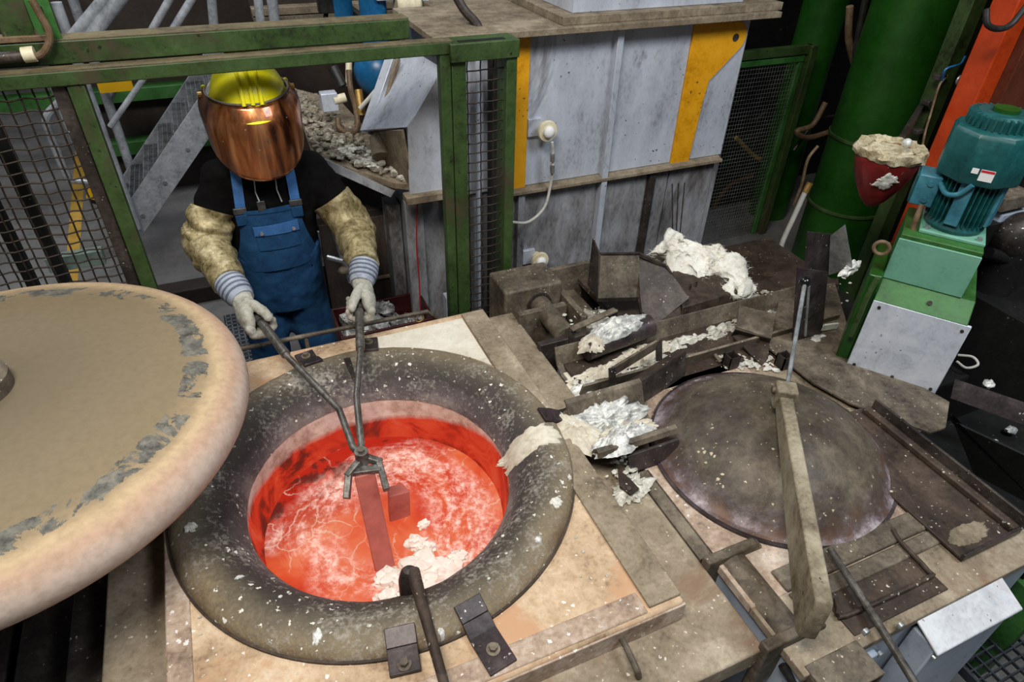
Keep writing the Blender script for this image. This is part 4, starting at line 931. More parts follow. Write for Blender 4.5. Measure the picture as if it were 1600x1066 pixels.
# narrow mesh panel right of the opening
x0, x1 = xr+.03, V(806,80,y=FY).x
pt = V(750,72,y=FY).z
MB().box((x0-.015, FY-.02, pt-.055), (x1+.01, FY+.11, pt+.02)).build('panel_head', M['green'], fn, bevel=.004)
MB().box((x0+.03, FY-.0, pt+.02), (x1-.05, FY+.03, pt+.022)).build('head_slot', M['dark_void'], fn)
MB().box((x0-.005, FY+.0, ZF), (x0+.06, FY+.05, pt-.055)).build('panel_stile', M['green'], fn, bevel=.003)
MB().box((x1-.045, FY-.01, -.12), (x1+.005, FY+.10, pt-.055)).build('panel_stile', M['green'], fn, bevel=.003)
MB().plate([(x1+.002,FY+.02,.12), (x1+.004,FY+.05,-.12), (x1-.05,FY-.05,-.28), (x1-.12,FY-.03,-.38), (x1-.06,FY+.02,-.10)], .012).build('torn_flange', M['green'], fn)
def crimp(a, b, r, n, amp, ax):
    a, b = Vector(a), Vector(b); return MB().tube([a.lerp(b, i/n)+Vector(ax)*amp*(1 if i % 2 else -1) for i in range(n+1)], r, 5)
for i in range(3):
    x = x0+.075+.062*i; crimp((x, FY+.03, -.6), (x, FY+.03, pt-.06), .0032, 44, .003, (0,1,0)).build('wire', M['wire'], fn)
k = 0; zz = -.58
while zz < pt-.08:
    crimp((x0+.045, FY+.03, zz), (x1-.03, FY+.03, zz+.004), .0034, 6, .003, (0,1,0)).build('wire', M['wire'], fn); zz += .0465
# left mesh panel
xm = xl-.05; pitch = .043
wz0, wz1 = -.35, lo_b+.01
i = 0; x = xm
while x > -2.1:
    crimp((x, FY+.035, wz0), (x, FY+.035, wz1), .0036, 30, .0035, (0,1,0)).build('wire', M['wire'], fn); x -= pitch
zz = wz0+.02
while zz < wz1:
    crimp((-2.1, FY+.035, zz), (xm+.03, FY+.035, zz), .0036, 34, .0035, (0,0,1)).build('wire', M['wire'], fn); zz += pitch
# upright perforated strut, conduit and clamp at the far left of the beam
ps = thing('perforated_strut', 'green perforated strut bolted on top of the beam at the upper left', 'strut', (-1.5, uY, ut))
a = V(62,95,y=uY+.06)
MB().box((a.x-.07, uY+.01, ut), (a.x+.03, uY+.10, ut+.8)).build('strut_face', M['green'], ps, bevel=.004)
MB().box((a.x+.03, uY+.012, ut), (a.x+.10, uY+.022, ut+.8)).build('strut_flange', M['green_bright'], ps)
for j in range(7): MB().obox((a.x+.065, uY+.011, ut+.04+.055*j), (.018,.004,.024)).build('slot', M['dark_void'], ps)
bpz_ = ut+.006
bp_ = MB().box((a.x-.09, uY-.004, ut+.002), (a.x+.06, uY+.05, ut+.022)).build('bolt_plate', M['hose'], ps, bevel=.003)
for dx in (-.06,.03): MB().cyl((a.x+dx,uY+.02,ut+.022), (a.x+dx,uY+.02,ut+.036), .011, n=6).build('bolt', M['steel_olive'], bp_)
cx = V(45,88,y=uY-.03)
tag(MB().tube(spline([V(50,0,y=uY-.03), V(62,22,y=uY-.03), V(76,48,y=uY-.03), V(76,68,y=uY-.03), V(66,84,y=uY-.03), V(50,90,y=uY-.03)], 6), .012, 10).build('power_conduit', M['hose']), 'brown cable curving down into the conduit at the upper left', 'cable')
cb = thing('conduit_pipe', 'dark conduit pipe with a cream end cap on the upper beam', 'conduit', V(20,88,y=uY-.03))
MB().cyl(V(-60,96,y=uY-.03), V(38,87,y=uY-.03), .018, n=14).build('conduit_tube', M['steel_dark'], cb)
MB().cyl(V(36,86,y=uY-.03), V(55,84,y=uY-.03), .025, n=14).build('end_cap', M['cream'], cb)

# ================================================================== silver casing
MY = 3.12
mc = thing('silver_casing', 'large silver sheet steel machine casing with yellow lugs behind the launder', 'machine casing', (1.9, MY, ZF))
tz = 1.07
MB().box((1.03, MY+.02, ZF), (2.85, 3.9, tz)).build('casing_core', M['silver_low'], mc)
xs = [1.06, V(805,292,y=MY).x+.06, V(944,268,y=MY).x, 2.46, 2.85]
lz = .275
for i in range(3):
    MB().box((xs[i+1]+.004 if i else 1.06, MY-.0, lz), (xs[i+2]-.004 if i < 2 else 2.83, MY+.02, tz)).build('upper_panel', M['silver'], mc, bevel=.002)
for i in range(3):
    MB().box((xs[i+1]+.004 if i else 1.30, MY+.004, ZF), (xs[i+2]-.004 if i < 2 else 2.80, MY+.02, lz-.02)).build('lower_panel', M['silver_low'], mc, bevel=.002)
MB().box((xs[2]-.035, MY-.045, ZF), (xs[2]+.002, MY+.01, tz)).build('stiffener_rib', M['silver'], mc, bevel=.003)
MB().box((2.30, MY-.03, ZF), (2.345, MY+.01, lz-.02)).build('stiffener_rib', M['steel_dark'], mc, bevel=.003)
MB().box((1.43, MY-.03, ZF), (1.47, MY+.01, lz-.02)).build('stiffener_rib', M['silver_low'], mc, bevel=.003)
MB().prism([(1.36, MY, lz), (1.36, MY-.05, lz-.012), (1.36, MY-.05, lz-.03), (1.36, MY, lz-.03)], (1.45,0,0)).build('dust_ledge', M['ledge'], mc, bevel=.002)
# yellow lifting lugs, parallel to the face
def lug(flip, xo, name='lifting_lug'):
    Yp = MY-.012; pts = [(0,.27), (0,1.05), (.07,1.055)]
    for i in range(9):
        a = R(95-i*18); pts.append((.285+.085*math.cos(a), .965+.085*math.sin(a)))
    pts += [(.17,.74), (.155,.62), (.135,.27)]
    P = [Vector((xo+flip*x, Yp, z_)) for x, z_ in pts]
    o = MB().prism(P, (0,.012,0)).build(name, M['yellow'], mc, bevel=.002, label='yellow painted lifting lug')
    MB().cyl((xo+flip*.295, Yp-.002, .965), (xo+flip*.295, Yp+.001, .965), .021, n=20).build('lug_hole', M['steel_dark'], o)
lug(1, 2.445)
MB().box((1.375, MY-.012, .27), (1.475, MY, 1.055)).build('lug_strip', M['yellow'], mc, bevel=.002, label='straight yellow strip of the left lug')
MB().cyl((1.27, MY-.03, ZF), (1.27, MY-.03, 1.06), .028, n=16).build('black_riser', M['hose_black'], mc)
MB().cyl((1.19, MY-.03, ZF), (1.19, MY-.03, 1.06), .016, n=12).build('thin_riser', M['silver'], mc)
# roof plate and hood
rf = V(1190,35,y=MY-.08)
MB().box((1.16, MY-.10, tz), (2.95, 4.7, tz+.03)).build('roof_plate', M['ledge'], mc, bevel=.003)
MB().box((.95, MY-.10, tz), (1.16, 3.7, tz+.03)).build('roof_plate', M['ledge'], mc, bevel=.003)
MB().box((1.62, MY-.06, tz+.03), (2.98, 4.4, tz+.07)).build('hood_flange', M['ledge'], mc, bevel=.003)
MB().box((1.70, MY+.0, tz+.07), (2.75, 4.3, tz+.6)).build('hood_box', M['silver'], mc, bevel=.004)
MB().plate([(2.75,MY+.0,tz+.07), (2.95,MY+.05,tz+.07), (2.95,MY+.05,tz+.6), (2.75,MY+.0,tz+.6)], .01).build('hood_side', M['ledge'], mc)
# inspection ports
for (px, py, lab) in ((858,207,'upper'), (846,410,'lower')):
    p = V(px, py, y=MY-.09)
    po = MB().lathe([(.0,.0),(.028,.002),(.034,.008),(.052,.010),(.056,.016),(.056,.026),(.046,.03),(.03,.03),(.03,.085),(.0,.085)], p, 32, M=Matrix.Rotation(R(-90),3,'X')).build('inspection_port', M['cream'], mc)
    MB().ball(p+Vector((0,.0,0)), .032, 18, 10, (1,.6,1)).build('port_glass', M['paper'], po)
    MB().box((p.x-.09, MY-.02, p.z-.04), (p.x-.01, MY+.004, p.z+.055)).build('port_bracket', M['silver'], po, bevel=.003)
MB().tube(spline([V(863,222,y=MY-.09), V(864,255,y=MY-.08), V(860,290,y=MY-.07), V(850,325,y=MY-.08), V(825,347,y=MY-.1), V(798,347,y=MY-.12)], 6), .008, 10).build('port_cable', M['hose_white'], mc)
for py in (240, 258): MB().cyl(V(863,py,y=MY-.085), V(863,py+12,y=MY-.085), .013, n=12).build('cable_fitting', M['steel_bright'], mc)

# ================================================================== rear mesh fence on the right
RY = 3.75
rfn = thing('rear_mesh_fence', 'green framed fine mesh fence to the right of the silver casing', 'fence', (3.3, RY, ZF))
a, b = V(1140,88,y=RY), V(1275,62,y=RY)
MB().box((a.x-.3, RY, a.z-.04), (b.x, RY+.05, a.z+.02)).build('top_rail', M['green'], rfn, bevel=.003)
MB().box((b.x-.03, RY-.02, ZF), (b.x+.03, RY+.05, a.z+.02)).build('end_post', M['green'], rfn, bevel=.003)
MB().box((b.x-.09, RY+.01, ZF), (b.x-.05, RY+.04, a.z-.04)).build('inner_stile', M['green_bright'], rfn, bevel=.003)
MB().box((a.x-.3, RY+.005, a.z-.09), (b.x-.05, RY+.035, a.z-.05)).build('inner_rail', M['green_bright'], rfn, bevel=.003)
MB().box((2.90, RY-.0, ZF), (2.94, RY+.04, a.z-.04)).build('inner_stile', M['green'], rfn, bevel=.003)
mm = MB(); x = 2.95
while x < b.x-.09: mm.cyl((x, RY+.02, ZF), (x, RY+.02, a.z-.09), .0018, n=4, cap=False); x += .025
z = ZF
while z < a.z-.09: mm.cyl((2.93, RY+.02, z), (b.x-.06, RY+.02, z), .0018, n=4, cap=False); z += .03
mm.build('fine_mesh', M['mesh_fine'], rfn, kind='stuff')
# odd pipes in the dark behind it
for i, (pts, m, lab) in enumerate((([(1110,330),(1140,290),(1175,275)], 'orange_brown', 'brown pipe in the dark behind the fine mesh'), ([(1150,215),(1180,245),(1200,250)], 'yellow_mark', 'yellowish bar in the dark behind the fine mesh'), ([(1150,160),(1175,190),(1200,175),(1212,200)], 'hose_black', 'black cable in the dark behind the fine mesh'))):
    tag(MB().tube(spline([V(x, y, y=4.3) for x, y in pts], 5), .02, 8).build('pipe_run', M[m]), lab, 'pipe')

# ================================================================== left flank of the casing: hopper, slag chute, panels
hp = thing('feed_hopper', 'pale steel feed hopper with a sloped side next to the green post', 'hopper', (.95, 3.2, .3))
HY = 3.08
hA, hB, hC, hD = V(637,200,y=HY), V(692,105,y=HY), V(700,300,y=HY), V(640,303,y=HY)
MB().plate([hA, hB, Vector((1.02,HY,hB.z)), Vector((1.02,HY,hC.z)), hD], .012).build('front_sheet', M['silver'], hp)
hE, hF, hG = V(612,92,y=HY+.45), V(650,85,y=HY+.45), V(572,208,y=HY+.35)
MB().plate([hA, hB, hF, hE, hG], .012).build('sloped_sheet', M['silver'], hp)
MB().plate([hA, hG, V(608,248,y=HY+.28), hD], .012).build('side_sheet', M['ledge'], hp)
MB().bar(hE, hG, .06, .04).build('edge_rail', M['silver'], hp, bevel=.004)
MB().bar(V(622,92,y=HY+.4), V(590,205,y=HY+.3), .02, .02).build('edge_bead', M['ledge'], hp)
MB().cyl(V(592,215,y=HY+.3), V(596,245,y=HY+.22), .05, n=16).build('spout', M['ledge'], hp)
MB().box((hD.x-.03, HY-.05, hD.z-.04), (1.02, HY+.03, hD.z)).build('hopper_ledge', M['ledge'], hp, bevel=.003)
cht = thing('slag_chute', 'sloping chute covered in grey slag gravel behind the worker', 'chute', (.5, 3.6, .1))
s1, s2, s3, s4 = V(455,143,y=4.35), V(530,165,y=4.2), V(640,294,y=3.12), V(492,240,y=3.42)
MB().plate([s1, s2, V(605,230,y=3.5), s3, V(615,300,y=3.14), s4], .03).build('chute_floor', M['ledge'], cht)
gm = MB(); rnd = random.Random(5)
cn_ = (s2-s1).cross(s4-s1).normalized()
if cn_.z < 0: cn_ = -cn_
for i in range(420):
    u, v = rnd.random(), rnd.random()**.8
    p = (s1*(1-u)+s2*u)*(1-v)+(s4*(1-u)+s3*u)*v; s_ = rnd.uniform(.012,.04)
    gm.lump(p+cn_*.02, (s_*1.3, s_*1.3, s_*.8), i, .4, 6, 4)
gm.build('slag_gravel', M['slag'], cht, kind='stuff')
gm = MB()
for i in range(60):
    u, v = rnd.uniform(.35,1.0), rnd.uniform(.72,1.0)
    p = (s1*(1-u)+s2*u)*(1-v)+(s4*(1-u)+s3*u)*v; s_ = rnd.uniform(.02,.045)
    gm.lump(p+cn_*.03, (s_*1.2, s_, s_*.7), i, .5, 7, 5)
gm.build('pale_dross', M['alu_dull'], cht, kind='stuff')
MB().plate([V(490,240,y=3.42), V(618,298,y=3.14), V(612,308,y=3.14), V(488,252,y=3.42)], .03).build('chute_fascia', M['silver_low'], cht)
MB().box((.72, 3.25, ZF), (.79, 3.37, .22)).build('chute_leg', M['silver_low'], cht)
cbx = thing('brown_cabinet', 'dark brown panelled box beneath the slag chute', 'cabinet', (.6, 3.45, ZF))
MB().box((.34, 3.40, ZF), (.78, 3.9, .14)).build('cabinet_body', M['brown_box'], cbx, bevel=.006)
MB().box((.36, 3.385, ZF+.05), (.56, 3.40, .10)).build('cabinet_panel', M['wood'], cbx, bevel=.003)
MB().box((.58, 3.385, ZF+.05), (.76, 3.40, .10)).build('cabinet_panel', M['wood'], cbx, bevel=.003)
MB().box((.58, 3.37, -.30), (.76, 3.386, -.285)).build('panel_strip', M['ledge'], cbx)
sp_ = thing('support_pillar', 'grey steel pillar and plate between the brown box and green post', 'pillar', (.9, 3.2, ZF))
MB().box((.80, 3.18, ZF), (.90, 3.4, .26)).build('pillar_column', M['silver_low'], sp_, bevel=.004)
MB().box((.90, 3.22, ZF), (1.06, 3.3, .26)).build('pillar_plate', M['silver_low'], sp_, bevel=.004)
tag(MB().tube(spline([V(652,318,y=3.13), V(651,380,y=3.13), V(655,440,y=3.13), V(657,485,y=3.12)], 5), .004, 8).build('red_cord', M['cable_red']), 'thin red cord hanging below the hopper', 'cord')
mt_ = thing('shovel_handle', 'grey metal handle with a round knob leaning beside the worker', 'tool', V(545,430,y=3.15))
MB().tube([V(512,402,y=3.15), V(535,408,y=3.1), V(545,418,y=3.1)], .014, 10).build('handle_bar', M['steel_bright'], mt_)
MB().ball(V(540,422,y=3.1), .035, 16, 10, (1.2,.8,.7)).build('handle_knob', M['steel_olive'], mt_)
MB().tube([V(496,362,y=3.25), V(504,415,y=3.25)], .010, 8).build('handle_stem', M['pipe'], mt_)
MB().tube([V(490,305,y=3.2), V(520,350,y=3.2), V(550,440,y=3.15)], .022, 10).build('handle_pole', M['pipe'], mt_)
# red scrap bin with foil
rbn = thing('scrap_bin', 'dark red steel bin behind the furnace rail next to the worker', 'bin', (.6, 3.0, ZF))
a, b = V(505,545,y=2.95), V(640,505,y=2.95)
bz_ = V(560,525,y=2.95).z
for (lo, hi) in (((.33,2.93,ZF), (.86,2.945,bz_+.02)), ((.33,3.22,ZF), (.86,3.235,bz_+.02)), ((.33,2.945,ZF), (.345,3.22,bz_+.02)), ((.845,2.945,ZF), (.86,3.22,bz_+.02))):
    MB().box(lo, hi).build('bin_side', M['bin_red'], rbn, bevel=.003)
MB().box((.345,2.945,ZF+.02), (.845,3.22,ZF+.04)).build('bin_bottom', M['bin_red'], rbn)
fm = MB(); rnd = random.Random(8)
for i in range(26):
    p = Vector((rnd.uniform(.40,.80), rnd.uniform(3.0,3.17), bz_+rnd.uniform(-.12,.04))); s_ = rnd.uniform(.08,.13)
    fm.lump(p, (s_, s_, s_*.8), i, .6, 9, 6, 3)
fm.box((.36,2.96,ZF+.04), (.83,3.2,bz_-.10))
tag(fm.build('foil_scrap', M['foil'], smooth=0), 'crumpled aluminium foil scrap filling the red bin', 'scrap', kind='stuff')
tag(MB().box((.93, 2.92, ZF), (1.0, 2.99, V(640,475,y=2.95).z)).build('steel_stub', M['silver'], bevel=.004), 'short pale steel stub post beside the red bin', 'post')
# blue vessel and its fittings
bv = thing('blue_vessel', 'round blue pressure vessel with a neck hanging above the slag chute', 'vessel', V(592,140,y=4.0))
vc = V(592,112,y=4.0)
MB().ball(vc, .145, 28, 18).build('vessel_bulb', M['bluepaint'], bv)
MB().cyl(vc, vc+Vector((0,0,.75)), .075, n=24).build('vessel_neck', M['bluepaint'], bv)
MB().cyl(vc+Vector((0,-.0,.11)), vc+Vector((0,0,.125)), .085, n=24).build('neck_ring', M['bluepaint'], bv)
bp2 = V(537,18,y=4.3); tag(MB().cyl(bp2-Vector((0,0,.15)), bp2+Vector((0,0,.3)), .055, n=20).build('blue_pipe', M['bluepaint']), 'short blue pipe standing above the green beam', 'pipe')
vf = thing('valve_fitting', 'small grey valve box with looping hose below the blue vessel', 'valve', V(515,165,y=3.8))
MB().obox(V(514,158,y=3.8), (.09,.07,.10)).build('valve_box', M['silver'], vf, bevel=.005)
MB().cyl(V(522,157,y=3.78), V(540,152,y=3.78), .025, n=14).build('valve_stem', M['cream'], vf)
MB().tube(spline([V(528,185,y=3.75), V(530,200,y=3.72), V(545,208,y=3.7), V(558,200,y=3.72), V(556,170,y=3.78), V(548,140,y=3.8), V(545,110,y=3.85)], 6), .016, 10).build('valve_hose', M['hose'], vf)
MB().tube(spline([V(562,170,y=3.7), V(580,150,y=3.7), V(598,125,y=3.72), V(606,90,y=3.75)], 6), .012, 10).build('braided_hose', M['hose_white'], vf)
MB().tube([V(520,105,y=3.9), V(535,135,y=3.85)], .03, 12).build('black_valve', M['hose_black'], vf)
MB().tube([V(545,95,y=3.9), V(545,135,y=3.85)], .018, 10).build('hose_fitting', M['cream'], vf)
MB().tube([V(560,140,y=3.8), V(566,180,y=3.75)], .022, 10).build('brass_nipple', M['brass'], vf)
# ---- things above the green beam
tp = thing('pipe_valve', 'cream pipe fitting with a black handwheel above the green beam', 'valve', V(640,15,y=3.9))
MB().cyl(V(618,6,y=3.9), V(655,4,y=3.9), .05, n=16).build('valve_body', M['cream'], tp)
MB().cyl(V(655,5,y=3.9), V(664,5,y=3.9), .075, n=16).build('handwheel', M['black'], tp)
MB().cyl(V(628,-10,y=3.9), V(628,28,y=3.9), .035, n=14).build('valve_pipe', M['steel_rust'], tp)
tag(MB().box((.92, 3.9, tz+.03), (1.05, 3.93, tz+.5)).build('strut_plate', M['silver'], bevel=.003), 'upright pale strut plate on the casing roof', 'strut')
tag(MB().tube(spline([V(705,-20,y=3.3), V(725,15,y=3.25), V(745,38,y=3.2), V(752,60,y=3.15)], 6), .022, 10).build('roof_hose', M['steel_dark']), 'grey hose coming down over the casing roof corner', 'hose')
eb = thing('equipment_rail', 'olive grey steel trough beams behind the blue pipes at the top', 'beam', (.2, 5.2, .6))
for py, h in ((8,.05), (22,.03), (38,.06)):
    p = V(500, py, y=5.2); MB().box((.36, 5.2, p.z-h), (2.2, 5.3, p.z)).build('trough_beam', M['ledge'] if h > .04 else M['steel_olive'], eb, bevel=.004)
MB().box((.36, 5.3, ZF), (2.2, 5.4, 1.4)).build('trough_back', M['brown_box'], eb)
lb = thing('pipe_bracket', 'black bracket with legs hanging above the green beam', 'bracket', V(515,20,y=4.4))
MB().obox(V(512,2,y=4.4), (.12,.08,.12)).build('bracket_block', M['hose_black'], lb, bevel=.005)
MB().tube([V(511,10,y=4.4), V(508,32,y=4.4)], .014, 8).build('bracket_leg', M['hose_black'], lb)
MB().tube([V(530,0,y=4.4), V(566,28,y=4.4)], .022, 8).build('bracket_leg', M['hose_black'], lb)

# ================================================================== left background: stairs, rails, beams
SY = 5.0
stt = thing('metal_stairs', 'grey metal stairs with mesh treads rising behind the green fence frame', 'stairs', (-.6, SY, ZF))
q0, q1 = V(212,352,y=SY), V(330,178,y=SY)
for Y in (SY, SY+.75):
    e = (q1-q0); n_ = Vector((-e.z, 0, e.x)).normalized()*.13
    A, B = q0.copy()-e*.15, q0+e*1.28; A.y = B.y = Y
    MB().plate([A-n_*.55, B-n_*.55, B+n_*.9, A+n_*.9], .02).build('stringer', M['pipe'], stt, bevel=.002)
def tread(c):
    mb = MB(); w_, dpt = .73, .24
    mb.box((c.x-dpt/2, SY+.01, c.z-.035), (c.x-dpt/2+.006, SY+.74, c.z)); mb.box((c.x+dpt/2-.006, SY+.01, c.z-.035), (c.x+dpt/2, SY+.74, c.z))
    for i in range(22): mb.box((c.x-dpt/2, SY+.015+i*.033, c.z-.03), (c.x+dpt/2, SY+.019+i*.033, c.z))
    for i in range(7): mb.box((c.x-dpt/2+.033*i, SY+.01, c.z-.012), (c.x-dpt/2+.033*i+.004, SY+.74, c.z+.001))
    return mb
for i in range(7):
    c = q0+(q1-q0)*(i*.2-.02)+Vector((0,0,.05)); c.z += 0
    tread(c).build('tread', M['grating'], stt)
for k in range(4):
    p = q0+(q1-q0)*(.1+.3*k); MB().cyl((p.x,SY-.025,p.z), (p.x,SY-.008,p.z), .014, n=8).build('bolt', M['steel_bright'], stt)
hr = thing('stair_handrail', 'galvanised pipe handrail with posts beside the metal stairs', 'handrail', (-.9, 4.9, ZF))
def pipe(mb_pts, r, name='rail_pipe'): MB().tube(mb_pts, r, 12).build(name, M['pipe'], hr)
pb = V(214,357,y=4.92); pipe([pb, Vector((pb.x,4.92,1.0))], .03, 'rail_post')
pb2 = V(205,265,y=5.85); pipe([Vector((pb2.x,5.85,-.6)), Vector((pb2.x,5.85,1.1))], .035, 'rail_post')
pipe([V(172,198,y=4.92), V(228,118,y=4.92)], .018); pipe([V(170,155,y=5.85), V(195,118,y=5.85)], .02)
pipe([V(112,60,y=4.7), V(170,-10,y=4.7)], .032); pipe([V(138,62,y=4.7), V(192,-10,y=4.7)], .04)
pipe([V(230,60,y=4.9), V(270,-10,y=4.9)], .022); pipe([V(262,60,y=5.0), V(305,-10,y=5.0)], .024)
pipe([V(336,60,y=5.2), V(330,-10,y=5.2)], .03, 'rail_post'); pipe([V(410,60,y=4.6), V(402,-10,y=4.6)], .026, 'rail_post'); pipe([V(432,60,y=4.6), V(424,-10,y=4.6)], .032, 'rail_post')
lr = thing('pipe_loop', 'bent galvanised pipe loop seen through the mesh panel', 'pipe rail', V(105,290,z=ZF))
MB().tube(spline([V(122,130,y=5.4), V(88,165,y=5.4), V(74,182,y=5.4), V(76,205,y=5.4), V(100,265,y=5.4), V(108,282,y=5.4)], 4), .028, 10).build('loop_pipe', M['pipe'], lr)
MB().tube(spline([V(82,130,y=5.8), V(105,195,y=5.8), V(118,225,y=5.8), V(128,230,y=5.8), V(145,226,y=5.8)], 4), .024, 10).build('loop_pipe', M['pipe'], lr)
MB().tube([V(105,282,y=5.4), V(155,286,y=5.4)], .02, 10).build('loop_pipe', M['pipe'], lr)
# dark posts behind the mesh
for i, (px, py, lab) in enumerate(((0,225,'black square post seen through the mesh, the one nearer the green gate post'), (0,345,'black square post seen through the mesh at the left edge'))):
    p = V(px, py, y=3.4+.0*i); tag(MB().box((p.x-.024, 3.4, ZF), (p.x+.024, 3.45, 1.3)).build('black_post', M['dark_void'], bevel=.004), lab, 'post')
tag(MB().box((V(75,420,y=3.6).x, 3.6, V(75,428,y=3.6).z), (V(165,410,y=3.6).x, 3.66, V(75,405,y=3.6).z)).build('mint_bar', M['mint_pale'], bevel=.003), 'short pale mint bar seen low through the mesh', 'bar')
# floor paint and step edges
MB_ = MB().prism([V(x, y, z=ZF+.001) for x, y in ((118,235), (135,235), (120,470), (98,470))], (0,0,.003)); tag(MB_.build('floor_stripe', M['yellow_mark'], smooth=0), 'worn yellow stripe painted on the floor behind the mesh', 'floor marking')
sg = thing('yellow_step_edge', 'yellow and black safety edge at the foot of the stairs', 'safety edge', V(150,330,z=ZF))
for k in range(4):
    p = V(146+7*k, 300+8*(k % 2), y=5.3); MB().obox(p, (.07,.05,.10), Matrix.Rotation(R(30),3,'Y')).build('edge_block', M['sign_yellow'] if k % 2 == 0 else M['black'], sg)
tag(MB().obox(V(180,131,y=5.6), (.22,.05,.10)).build('yellow_plate', M['sign_yellow']), 'small yellow plate just under the green beam', 'plate')
# green machine beds
gb_ = thing('green_machine_bed', 'long green machine bed across the background above the stairs', 'machine bed', (0, 6.4, ZF))
for (py0, py1, x0_, x1_) in ((58,82,-2.4,.4), (135,155,-1.9,.4), (320,338,-1.0,.6)):
    pa, pb_ = V(250,py0,y=6.3), V(250,py1,y=6.3)
    if py0 > 300: pa, pb_ = V(270,215,y=6.3), V(270,235,y=6.3)
    MB().box((x0_, 6.3, pb_.z), (x1_, 6.45, pa.z)).build('bed_rail', M['green_bright'], gb_, bevel=.004)
MB().box((-1.15, 6.46, ZF), (.5, 6.6, 1.5)).build('bed_back', M['brown_box'], gb_)
for (x_, z_) in ((-.75,.35), (-.35,.32), (-1.2,.75), (-.6,1.05), (-.2,1.1)):
    MB().cyl((x_,6.44,z_), (x_,6.47,z_), .05, n=16).build('bed_boss', M['steel_bright'] if z_ > 1 else M['dark_void'], gb_)
MB().box((-1.55, 6.2, 1.15), (-1.3, 6.3, 1.24)).build('green_box', M['mint'], gb_)
# floor plates of the walkway
wp = thing('walkway_plate', 'dark perforated walkway plate on the floor left of the worker', 'floor plate', (-.1, 3.6, ZF))
MB().box((-.28, 3.05, ZF), (.02, 4.1, ZF+.02)).build('plate_sheet', M['grating_dark'], wp)
hb = MB()
for i in range(24): hb.box((-.27, 3.06+i*.043, ZF+.02), (.01, 3.068+i*.043, ZF+.026))
for i in range(9): hb.box((-.27+i*.033, 3.06, ZF+.02), (-.264+i*.033, 4.09, ZF+.026))
hb.build('plate_ribs', M['grating'], wp, kind='stuff')
tag(MB().box((-.9, 4.35, ZF), (.5, 4.5, ZF+.12)).build('kerb_block', M['brown_box'], bevel=.01), 'low dark kerb block across the floor by the stairs', 'kerb')
# ================================================================== the worker
M['cloth_black'] = grime('black_cotton', [(6,6,6), (11,10,10), (18,17,16)], 8, .95, bump=.25, fine=160, spec=.08)
M['cloth_blue'] = grime('blue_twill', [(16,42,70), (26,60,94), (36,74,110)], 6, .9, bump=.25, fine=180, spec=.15)
M['cloth_strap'] = grime('blue_webbing', [(30,70,118), (44,90,142), (54,100,152)], 9, .8, bump=.2, fine=180)
M['sleeve'] = grime('gold_heat_sleeve', [(84,72,44), (130,116,80), (164,150,112), (196,184,150)], 14, .5, .3, bump=.5, bdist=.01)
M['glove'] = grime('grey_leather', [(128,126,114), (166,164,152), (190,188,178)], 12, .85, bump=.35)
M['cuff'] = grime('pale_denim_cuff', [(120,128,142), (150,157,170), (168,174,184)], 12, .85, bump=.2)
M['cuff_stripe'] = grime('dark_cuff_stripe', [(72,80,98), (90,98,116), (104,112,128)], 12, .85, bump=.2)
M['skin'] = grime('skin', [(150,104,82), (176,126,102), (190,142,118)], 8, .55, bump=.05)
M['hat'] = grime('yellow_helmet_plastic', [(206,196,8), (226,216,20), (234,226,40)], 3, .3, bump=.04, spec=.5)
M['buckle'] = grime('dull_buckle', [(40,42,42), (66,68,68), (90,92,92)], 20, .4, .4)
def m_visor():
    t = NT('copper_coated_visor'); n = t.noise(9, 8, .7); n2 = t.noise(4, 5, .6, t.mapping((4.5,4.5,.5)), .5, 3)
    c = t.ramp(n2, [(.36, (58,28,12)), (.48, (140,80,42)), (.56, (176,108,62)), (.66, (214,150,100))])  # vertical streaks: bright and dark reflection bands painted into the copper
    c = t.mix(t.math('MULTIPLY', t.mask(n, .52, .68), .6), c, (120,100,92))
    sp = t.voro(24); c = t.mix(t.mask(sp, .09, .06), c, (225,200,180))
    t.b.inputs['Alpha'].default_value = .80
    t.b.inputs['Coat Weight'].default_value = .6; t.b.inputs['Coat Roughness'].default_value = .06
    t.bump(n, .04, .004)
    return t.done(c, .26, .75, .5)
M['visor'] = m_visor()
_tex = {}
def soften(o, voxel, smooth=6, disp=0, dscale=.08):
    r = o.modifiers.new('remesh', 'REMESH'); r.mode = 'VOXEL'; r.voxel_size = voxel; r.use_smooth_shade = True
    s = o.modifiers.new('smooth', 'SMOOTH'); s.factor = .5; s.iterations = smooth
    if disp:
        if dscale not in _tex:
            t = bpy.data.textures.new('folds', 'CLOUDS'); t.noise_scale = dscale; t.noise_depth = 3; _tex[dscale] = t
        d = o.modifiers.new('folds', 'DISPLACE'); d.texture = _tex[dscale]; d.strength = disp; d.mid_level = .5; d.texture_coords = 'LOCAL'
    return o
def limb(mb, pts, rad, n=16):
    for i in range(len(pts)-1):
        a, b = Vector(pts[i]), Vector(pts[i+1]); mb.tube([a, b], [rad[i], rad[i+1]], n)
    for p, r in zip(pts, rad): mb.ball(p, r*.998, n, 10)
    return mb
wk = thing('person', 'worker in yellow helmet, copper face shield and blue dungarees holding the tongs', 'person', (.1, 3.03, ZF))
TORSO = [(.69,.130,3.055,.065,.060), (.66,.130,3.055,.095,.072), (.625,.130,3.05,.165,.092), (.58,.130,3.045,.205,.112), (.50,.128,3.035,.212,.132), (.40,.122,3.03,.205,.140), (.30,.115,3.025,.198,.145), (.20,.108,3.025,.192,.148), (.10,.100,3.03,.192,.146), (.0,.095,3.035,.192,.142), (-.08,.095,3.04,.180,.13)]
